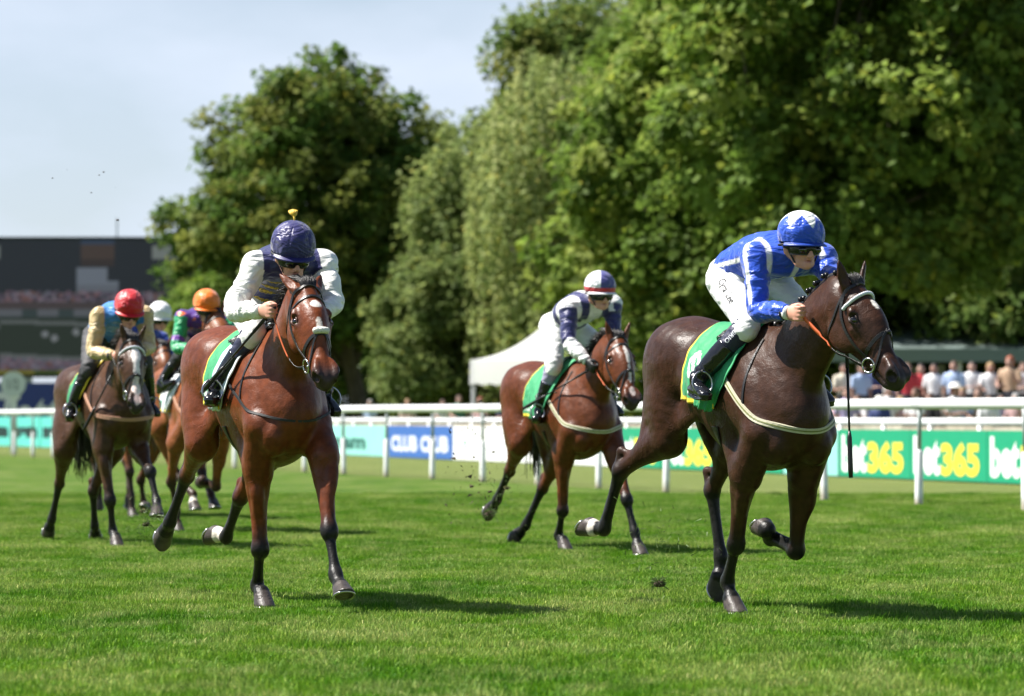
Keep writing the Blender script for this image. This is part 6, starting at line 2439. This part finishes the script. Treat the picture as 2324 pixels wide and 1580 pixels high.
        for s in (-1, 1):
            mb.sphere(HP(.106, s * .036, -.076), (.012, .030, .019), 14, 8, M=Matrix(((f[0], hl[0], hu[0]), (f[1], hl[1], hu[1]), (f[2], hl[2], hu[2]))))
            mb.build('lens', material('goggle_lens', (.006, .006, .008), rough=.05, spec=1.0), gg)
            mb = MB()
            mb.strap([HP(.045, s * .090, -.072), HP(.0, s * .098, -.062), HP(-.05, s * .088, -.05)], [hl * s] * 3, .022, .004)
            mb.build('strap', material('goggle_frame', (0, 0, 0)), gg)
            mb = MB()
        if tassel:
            mb = MB()
            t0 = HP(-.02, 0, .122)
            mb.tube([t0 - hu * .01, t0 + V(-.012, 0, .022), t0 + V(-.022, 0, .045)], [.004, .006, .006], 8)
            rnd = random.Random(5)
            for k in range(110):
                a = rnd.uniform(0, 6.28)
                r_ = rnd.uniform(.002, .022)
                p0 = t0 + V(-.014, 0, .022)
                p1 = p0 + V(-.012 + r_ * .8 * math.cos(a), r_ * .9 * math.sin(a), .024 + rnd.uniform(-.003, .004))
                p2 = p1 + V(-.010 + r_ * .2 * math.cos(a), r_ * .25 * math.sin(a), .022 - r_ * .3)
                mb.tube([p0, p1, p2], [.0022, .0026, .0018], 5)
            mb.build('tassel', material('gold_tassel', lin(222, 186, 70), rough=.4), cap)


def arm_region(j, v):
    """for each point: (right arm?, left arm?, param 0 shoulder..1 elbow..2 wrist), by distance to arm and torso"""
    out = {}
    _, tt = seg_param(v, j.Hm, j.Sm)
    latc = (v - j.Sm) @ j.lat
    for sd, sg in (('R', -1), ('L', 1)):
        a, e, w = [j.J[sd][c] for c in ('sh', 'el', 'wr')]
        d1, t1 = seg_param(v, a, e)
        d2, t2 = seg_param(v, e, w)
        t = np.where(d1 < d2, t1, 1 + t2)
        d = np.minimum(d1, d2)
        ax = unit(e - a)
        raw = (v - a) @ ax / np.linalg.norm(e - a)
        m = (d < .105) & ((latc * sg > .160) | (raw > .32) & (latc * sg > .10) | (t > .8))
        out[sd] = (m, t, raw)
    return out, latc

# ------------------------------------------------------------------ runners and riders
def mixc(base, c, w):
    return base * (1 - w[:, None]) + np.array(c) * w[:, None]


WHITE = V(.80, .80, .79)


def silks_blue_white_seams(j, v, n):
    blue = V(*lin(24, 74, 190))
    col = np.tile(blue, (len(v), 1))
    reg, latc = arm_region(j, v)
    front = -((v - j.Sm) @ j.back)
    al = (v - j.Hm) @ j.td
    isarm = reg['R'][0] | reg['L'][0]
    for sd, sg in (('R', -1), ('L', 1)):
        m, t, raw = reg[sd]
        a, e, w = [j.J[sd][c] for c in ('sh', 'el', 'wr')]
        # seam round the armhole
        ring = sstep(.020, .014, np.abs((latc * sg) - .150)) * (~m | (raw < .3)) * (np.linalg.norm(v - a, axis=1) < .16)
        col = mixc(col, WHITE, np.clip(ring, 0, 1))
        # stripe down the outside of the sleeve
        ax = unit(e - a)
        o = unit(V(.35, sg * 1.0, .1) - V(.35, sg, .1).dot(ax) * ax)
        u = np.cross(ax, o)
        c = np.abs((v - a) @ u)
        st = sstep(.017, .012, c) * (((v - a) @ o) > 0) * m * (t < .95)
        col = mixc(col, WHITE, st)
        # side seam of the body
        side = sstep(.014, .010, np.abs(((v - j.Hm) @ j.back) - .030)) * (latc * sg > .05) * ~isarm * (al < np.linalg.norm(j.Sm - j.Hm) * .85)
        col = mixc(col, WHITE, np.clip(side, 0, 1))
    # placket
    pl = sstep(.016, .012, np.abs(latc)) * (front > 0) * ~isarm
    col = mixc(col, WHITE, pl)
    return col


def silks_navy_white_sleeves(j, v, n):
    col = np.tile(V(*lin(34, 34, 88)), (len(v), 1))
    reg, latc = arm_region(j, v)
    for sd in 'RL':
        col = mixc(col, V(.82, .81, .77), reg[sd][0].astype(float))
    return col


def silks_white_navy_braces(j, v, n):
    navy = V(*lin(44, 46, 96))
    col = np.tile(WHITE, (len(v), 1))
    reg, latc = arm_region(j, v)
    isarm = reg['R'][0] | reg['L'][0]
    front = -((v - j.Sm) @ j.back)
    al = (v - j.Hm) @ j.td
    L = np.linalg.norm(j.Sm - j.Hm)
    br = sstep(.034, .028, np.abs(np.abs(latc) - .085)) * ~isarm
    col = mixc(col, navy, br)
    bel = sstep(.030, .022, np.abs(al - L * .36)) * ~isarm
    col = mixc(col, navy, bel)
    for sd in 'RL':
        m, t, raw = reg[sd]
        s = m * (sstep(.02, .10, raw)) * (t < 1.02)
        col = mixc(col, navy, s)
    return col


def silks_sky_gold(j, v, n):
    col = np.tile(V(*lin(58, 128, 196)), (len(v), 1))
    reg, latc = arm_region(j, v)
    for sd in 'RL':
        col = mixc(col, V(*lin(190, 166, 118)), reg[sd][0].astype(float))
    return col


def silks_purple_green(j, v, n):
    col = np.tile(V(*lin(74, 34, 128)), (len(v), 1))
    reg, latc = arm_region(j, v)
    sp = vnoise(v * 16, 21) > .42
    col = mixc(col, V(*lin(226, 110, 30)), sp.astype(float))
    for sd in 'RL':
        m, t, raw = reg[sd]
        col = mixc(col, V(*lin(22, 150, 92)), m * (raw > .05))
        col = mixc(col, V(*lin(110, 48, 160)), m * (t > .68) * (t < .84))
    return col


def silks_plain_blue(j, v, n):
    return np.tile(V(*lin(24, 58, 158)), (len(v), 1))


BLUE = V(*lin(24, 74, 190))


def cap_star(th, ph):
    k = (ph / (2 * math.pi) * 6 + .5) % 1
    tri = abs(k - .5) * 2
    edge = .52 + .75 * (1 - tri)
    return tuple(WHITE if th < edge * .92 + .1 else BLUE)


def cap_plain(c):
    return lambda th, ph: tuple(c)


def cap_quarter(th, ph):
    if th > 1.62:
        return lin(190, 40, 50)
    q = int((ph + math.pi / 8) / (math.pi / 2)) % 2
    return lin(70, 70, 130) if q == 0 else (.78, .78, .80)


GREEN, YEL = lin(26, 138, 84), lin(236, 208, 40)
PALE = lin(190, 214, 222)


def cloth_green(number_side=True):
    def fn(u, w, s, x, z):
        if w < .045 or u < .035:
            return YEL
        # white racecard figure on each flank and a small line of print near the hem
        a, b = (u - .30) / .13, (w - .42) / .13
        r = math.hypot(a, b * .9)
        if number_side and (.62 < r < 1.02 and not (a > .2 and b < .1)) or (number_side and abs(a * .8 + b * .5) < .22 and -.9 < b < .9 and a < .4):
            return (.78, .80, .78)
        if .10 < w < .17 and .22 < u < .80 and math.sin(u * 70) > -.35 and math.sin(w * 260 + u * 40) > -.5:
            return YEL if u > .5 else (.75, .78, .76)
        return GREEN
    return fn


def cloth_white_green(u, w, s, x, z):
    if w < .06 or u < .03:
        return YEL
    k = math.sin(u * 9 + w * 7) + .6 * math.sin(u * 17 - w * 11)
    return GREEN if k > .25 else (.74, .78, .80)


def pad_plain(c, edge=None):
    def fn(u, w, s, x, z):
        if edge is not None and (w < .03 or u > .93):
            return edge
        return c
    return fn


def project_text(body, bvh, org, ud, vd, nd, sx, sy, mat, parent, name, bold=.02, shear=0.0, off=.0025):
    v, f = text_mesh(body, sx, sy, bold, shear)
    P = []
    for a in v:
        p = Vector(org + ud * a[0] + vd * a[1])
        hit = bvh.ray_cast(p + Vector(nd) * .25, -Vector(nd), .6)
        P.append((hit[0] + Vector(nd) * off) if hit[0] is not None else p)
    me = bpy.data.meshes.new(name)
    me.from_pydata(P, [], f)
    return link(name, me, mat, parent, smooth=False)


FIT['H5']['girth'] = 1.32


def make_runner(key, hl, jl, coat, point, voxel, jvox, marks, socks, ears, silk, cap, horse_kw, jockey_kw, width=1.0):
    h = Horse(key, hl, coat, point, voxel, marks, socks, width, ears)
    j = Jockey(key, h, jl, jvox, silk, cap, **jockey_kw)
    outfit_horse(h, sum(map(ord, key)), hands=j.grip, **horse_kw)
    return h, j


def whip(j, label, tip, handle, flap=True):
    """racing whip gripped in a hand: handle end and tip in the rider's own frame"""
    root = empty('whip', j.root.location, j.root.rotation_euler[2])
    tag(root, label, 'whip', 'riding whips')
    a, b = np.array(handle, float), np.array(tip, float)
    mb = MB()
    mb.tube([a, a * .72 + b * .28], [.011, .0095], 10)
    mb.build('handle', material('whip_grip', (.016, .015, .016), rough=.7, bump=.8, bscale=150), root)
    mb = MB()
    mb.tube([a * .72 + b * .28, a * .3 + b * .7], [.0075, .006], 8)
    mb.build('shaft', BLACK_LEATHER(), root)
    mb = MB()
    mb.tube([a * .31 + b * .69, a * .26 + b * .74, a * .06 + b * .94, b], [.007, .013, .014, .011], 8)
    mb.build('padded_flap', BLACK_LEATHER(), root)
    return root


INK = lambda: material('black_print', (.012, .012, .016), rough=.7)
h1, j1 = make_runner(
    'H1', 'dark bay horse with a small white star galloping nearest on the right',
    'rider in blue silks with white seams and a star cap on the dark bay horse',
    (.040, .0162, .0085), (.010, .010, .009), .0085, .006,
    [(.170, 0, .034, .019, (.72, .68, .62))], [(('R', 'hind'), 2.62)], 'up', silks_blue_white_seams, cap_star,
    dict(cloth_fn=cloth_green(), pad_fn=pad_plain(lin(44, 152, 96)), braid=((.72, .74, .78), lin(120, 150, 215)), plaits=True, breast=('cream', 0.0), rein_sag=.03, tail_len=.5, tail_lat=.45),
    dict(tilt=-.12, lift=.066, peak_col=lin(24, 60, 150)))
h2, j2 = make_runner(
    'H2', 'bright bay horse with a white star and fleece noseband, galloping nearest on the left',
    'rider in navy silks with white sleeves and a gold tassel on the cap',
    (.125, .0310, .0090), (.012, .011, .010), .0085, .006,
    [(.150, .005, .032, .028, (.72, .68, .62)), (.30, .0, .05, .016, (.60, .54, .48))], [(('L', 'hind'), 2.25)], 'back', silks_navy_white_sleeves, cap_plain(V(*lin(38, 36, 96))),
    dict(cloth_fn=cloth_green(False), pad_fn=pad_plain(PALE, (.62, .66, .68)), noseband='fleece', breast=('black', .03), rein_sag=.10, tail_len=.55, tail_lat=.40),
    dict(tilt=-.38, lift=.085, tassel=True, cap_h=1.06), width=1.0)
h3, j3 = make_runner(
    'H3', 'bay horse with a white stripe down its face running behind the dark bay',
    'rider in white silks with navy braces and a quartered cap with a red band',
    (.100, .0280, .0092), (.010, .010, .009), .011, .008,
    [(.20, .008, .10, .017, (.66, .61, .56)), (.36, .005, .08, .014, (.66, .58, .54)), (.52, 0, .05, .02, (.62, .5, .46))], [], 'up', silks_white_navy_braces, cap_quarter,
    dict(cloth_fn=cloth_green(False), pad_fn=pad_plain(lin(44, 152, 96)), breast=('cream', -.01), rein_sag=.04, tail_len=.95, tail_lat=.5),
    dict(tilt=-.12, lift=.069, gloves=V(.012, .012, .013), gaiter=lin(150, 146, 170), peak_col=(.75, .75, .76)))
h4, j4 = make_runner(
    'H4', 'brown horse with a broad white blaze running at the far left',
    'rider in sky blue silks with gold sleeves and a red cap',
    (.062, .0275, .0135), (.016, .015, .014), .011, .008,
    [(.17, .004, .085, .036, (.74, .68, .64)), (.30, .004, .10, .026, (.74, .68, .64)), (.44, 0, .08, .034, (.72, .60, .56)), (.55, 0, .05, .026, (.66, .48, .45))], [], 'up', silks_sky_gold, cap_plain(V(*lin(196, 22, 36))),
    dict(cloth_fn=cloth_green(False), pad_fn=pad_plain(PALE, YEL), braid=((.35, .05, .08), (.75, .70, .70)), breast=('tan', -.03), rein_grip=False, rein_sag=.03, tail_len=.95, tail_lat=.2),
    dict(tilt=-.42, lift=.05, gaiter=(.012, .012, .014), breech=(.045, .045, .05)))
h5, j5 = make_runner(
    'H5', 'chestnut horse with its head held high, half hidden behind the bright bay',
    'rider in purple silks with green sleeves and an orange cap',
    (.21, .068, .023), (.045, .026, .018), .013, .010,
    [], [(('R', 'hind'), 2.3)], 'up', silks_purple_green, cap_plain(V(*lin(238, 120, 22))),
    dict(cloth_fn=cloth_white_green, pad_fn=pad_plain((.76, .80, .82)), breast=('tan', .0), rein_sag=.05),
    dict(tilt=-.22, lift=.075, gloves=V(.55, .52, .45), gaiter=(.012, .012, .014), breech=(.05, .05, .055)))
h6, j6 = make_runner(
    'H6', 'chestnut horse at the back of the field, mostly hidden between the other horses',
    'rider in plain blue silks and a white cap at the back of the field',
    (.165, .055, .020), (.035, .022, .016), .015, .011,
    [], [], 'up', silks_plain_blue, cap_plain((.80, .80, .82)),
    dict(cloth_fn=cloth_green(False), pad_fn=pad_plain(PALE), breast=None, rein_sag=.05),
    dict(tilt=-.2, lift=.07, gaiter=(.012, .012, .014)))

# lettering worn by the nearest rider
_hp, _kn, _an = [j1.J['R'][c] for c in ('hip', 'kn', 'an')]
_ax = unit(_kn - _hp)
_nd = unit(V(.35, -1, .1))
_ud = unit(_ax - _ax.dot(_nd) * _nd)
_vd = np.cross(_nd, _ud)
project_text('Cyra  Lee', j1.breech_bvh, _hp + _ax * .045 + _nd * .05 + _vd * .005, _ud, _vd, _nd, .20, .052, INK(), j1.breeches, 'lettering', .012, .25)
_ax = unit(_an - _kn)
_nd = unit(V(.75, -1, .15))
_ud = unit(_ax - _ax.dot(_nd) * _nd)
_vd = np.cross(_nd, _ud)
project_text('DUBRIO', j1.gaiter_bvh['R'], _kn + _ax * .0 - _vd * .012, _ud, _vd, _nd, .13, .027, material('white_print', (.72, .73, .78), rough=.7), j1.root, 'lettering', .014)
_w = j1.J['R']['wr']
_d = unit(_w - j1.J['R']['el'])
mb = MB()
mb.tube([_w - _d * .004, _w + _d * .020], .037, 14)
mb.build('wrist_tape', material('white_tape', (.76, .76, .74), rough=.8), j1.root)

# gold frogging on the navy silks
_gold = material('gold_braid', lin(200, 168, 60), rough=.45)
for row in range(4):
    mb = MB()
    for s in (-1, 1):
        for lx, rr in ((.030, .012), (.056, .013), (.080, .014)):
            for up in (-1, 1):
                loop = []
                for k in range(13):
                    a = 2 * math.pi * k / 12
                    y = s * (lx + rr * .8 * math.cos(a))
                    t = .86 - row * .17 + (up * (rr * .55) + rr * .55 * math.sin(a)) / .5
                    p = j2.Hm + j2.td * np.linalg.norm(j2.Sm - j2.Hm) * t + j2.lat * y - j2.back * .4
                    hit = j2.silk_bvh.ray_cast(Vector(p), Vector(j2.back), 1.0)
                    if hit[0] is not None:
                        loop.append(hit[0] - Vector(j2.back) * .002)
                if len(loop) > 3:
                    mb.tube(loop, .0026, 5)
        ln = []
        for k in range(8):
            y = s * (.005 + .105 * k / 7)
            p = j2.Hm + j2.td * np.linalg.norm(j2.Sm - j2.Hm) * (.86 - row * .17) + j2.lat * y - j2.back * .4
            hit = j2.silk_bvh.ray_cast(Vector(p), Vector(j2.back), 1.0)
            if hit[0] is not None:
                ln.append(hit[0] - Vector(j2.back) * .002)
        if len(ln) > 2:
            mb.tube(ln, .0028, 5)
    if mb.v:
        mb.build('frogging', _gold, j2.silks)

whip(j2, 'long black whip carried along the boot of the rider in navy and white', j2.J['R']['an'] + V(-.02, -.075, -.02), j2.grip['R'] + V(.03, .0, .02))
whip(j3, 'black whip held low by the rider in the quartered cap', j3.J['R']['an'] + V(-.10, -.10, .02), j3.grip['R'] + V(.03, 0, .02))
whip(j4, 'black whip held low by the rider in the red cap', j4.J['R']['to'] + V(.22, .06, -.12), j4.grip['R'] + V(.0, 0, .03))
whip(j1, 'black whip hanging straight down beside the mouth of the dark bay horse', j1.grip['L'] + V(.02, .045, -.72), j1.grip['L'] + V(0, .03, .06))

# ------------------------------------------------------------------ turf thrown up by the hooves
def clod_mesh(seed, size, blades):
    rs = np.random.RandomState(seed)
    mb = MB()
    M = Matrix(((1.2, .2, 0), (0, .8, .1), (.1, 0, .7)))
    mb.sphere((0, 0, 0), size * .5, 7, 5, M=M)
    mb.v = [tuple(np.array(p) * (1 + .35 * rs.rand())) for p in mb.v]
    nb = len(mb.v)
    bl = MB()
    for k in range(blades):
        d = unit(rs.normal(size=3) + V(0, 0, .8))
        s = unit(np.cross(d, rs.normal(size=3)))
        L = size * rs.uniform(.35, 1.05)
        p = d * size * .38
        bl.add([p - s * .0013, p + s * .0013, p + d * L * .6 + s * .0010 + V(0, 0, -.1 * L), p + d * L + V(0, 0, -.35 * L)], [(0, 1, 2), (0, 2, 3)])
    return mb, bl


EARTH = material('clod_earth', (.055, .038, .022), rough=.95, bump=.6, bscale=80)
BLADE = material('cut_grass', (.085, .14, .030), rough=.6, translucent=.25)
BLADE_DRY = material('cut_grass_dry', (.22, .21, .08), rough=.7, translucent=.2)


def clod(label, p, size, blades, seed):
    root = empty('turf_clod', tuple(p))
    tag(root, label, 'clod', 'clods of turf in the air')
    a, b = clod_mesh(seed, size, blades)
    a.build('earth', EARTH, root)
    if blades:
        b.build('grass_blades', BLADE if seed % 3 else BLADE_DRY, root, smooth=False)


CL = [('clod of turf flying low between the two leading horses', 1495, 1325, 18.3, .048, 150), ('grassy clod under the raised hind hoof of the striped-face bay', 1112, 1165, 27.4, .055, 140),
      ('thin wisp of grass and earth above the far hoof of the striped-face bay', 1150, 1108, 27.3, .030, 70), ('dark crumb of earth in front of the white board', 1076, 1038, 25.5, .016, 3), ('small grass scrap in front of the blue board', 1120, 1026, 25.2, .018, 6),
      ('pale grass scrap floating in front of the turf behind the bright bay', 1070, 1104, 25.0, .024, 10), ('flat dark crumb of earth just above the turf', 1112, 1116, 25.4, .022, 0),
      ('wisp of turf beside the raised hind hoof of the bright bay', 333, 1190, 21.4, .034, 80), ('dry wisp of grass under the knee of the brown horse', 325, 1160, 22.4, .028, 60),
      ('dark crumb high in the sky over the video screen', 266, 499, 25, .017, 0), ('tiny dark crumb high in the sky at left', 118, 404, 25, .011, 0), ('upper of two crumbs close together in the sky', 234, 390, 25, .013, 0),
      ('lower of two crumbs close together in the sky', 224, 397, 25, .010, 0), ('small crumb in the sky below the close pair', 206, 437, 25, .010, 0), ('small curl of turf in front of the gazebo', 1261, 891, 24.5, .014, 4),
      ('dark crumb at the top of the running rail', 1090, 910, 25, .022, 2), ('tiny crumb beside the top of the gazebo', 1236, 700, 25, .007, 0)]
for i, (lb, px, py, d, s, b) in enumerate(CL):
    clod(lb, at_depth(px, py, d), s, b, 100 + i)
# fine spray of soil and clippings, far too many to count
rs = np.random.RandomState(77)
mb = MB()


def speck(p, s):
    a, b, c = rs.normal(size=(3, 3)) * s
    p = np.array(p)
    mb.add([p, p + a, p + b, p + c], [(0, 1, 2), (0, 2, 3), (0, 3, 1), (1, 3, 2)])


for k in range(240):
    px, py = rs.normal(1085, 36), rs.uniform(930, 1200)
    speck(at_depth(px, py, rs.uniform(24.5, 27.5)), rs.uniform(.0022, .0075) * (1 + (k % 9 == 0)))
for k in range(170):
    px, py = rs.normal(1500, 80), rs.normal(1250, 70)
    speck(at_depth(px, py, rs.uniform(18, 19.4)), rs.uniform(.001, .0028))
for k in range(80):
    px, py = rs.normal(345, 30), rs.normal(1170, 34)
    speck(at_depth(px, py, rs.uniform(20.5, 22)), rs.uniform(.001, .003))
for k in range(40):
    px, py = rs.uniform(0, 520), rs.uniform(300, 900)
    speck(at_depth(px, py, rs.uniform(22, 30)), rs.uniform(.001, .0022))
o = mb.build('soil_spray', EARTH, None, smooth=False)
tag(o, 'fine spray of soil crumbs and grass clippings kicked up by hooves', 'soil', kind='stuff')
mb = MB()
for k in range(620):
    j_ = rs.randint(3)
    if j_ == 0:
        p = at_depth(rs.normal(1132, 34), rs.normal(1125, 45), rs.uniform(26.4, 28.4))
    elif j_ == 1:
        p = at_depth(rs.normal(345, 26), rs.normal(1180, 26), rs.uniform(20.5, 22))
    else:
        p = at_depth(rs.normal(1510, 60), rs.normal(1250, 55), rs.uniform(18, 19.2))
    p = np.array(p)
    d = unit(rs.normal(size=3)) * rs.uniform(.012, .05)
    s = unit(np.cross(d, rs.normal(size=3))) * .0024
    mb.add([p - s, p + s, p + d * .6 + s * .7, p + d], [(0, 1, 2), (0, 2, 3)])
o = mb.build('grass_clippings', BLADE, None, smooth=False)
tag(o, 'loose grass clippings hanging in the air behind the hooves', 'grass', kind='stuff')
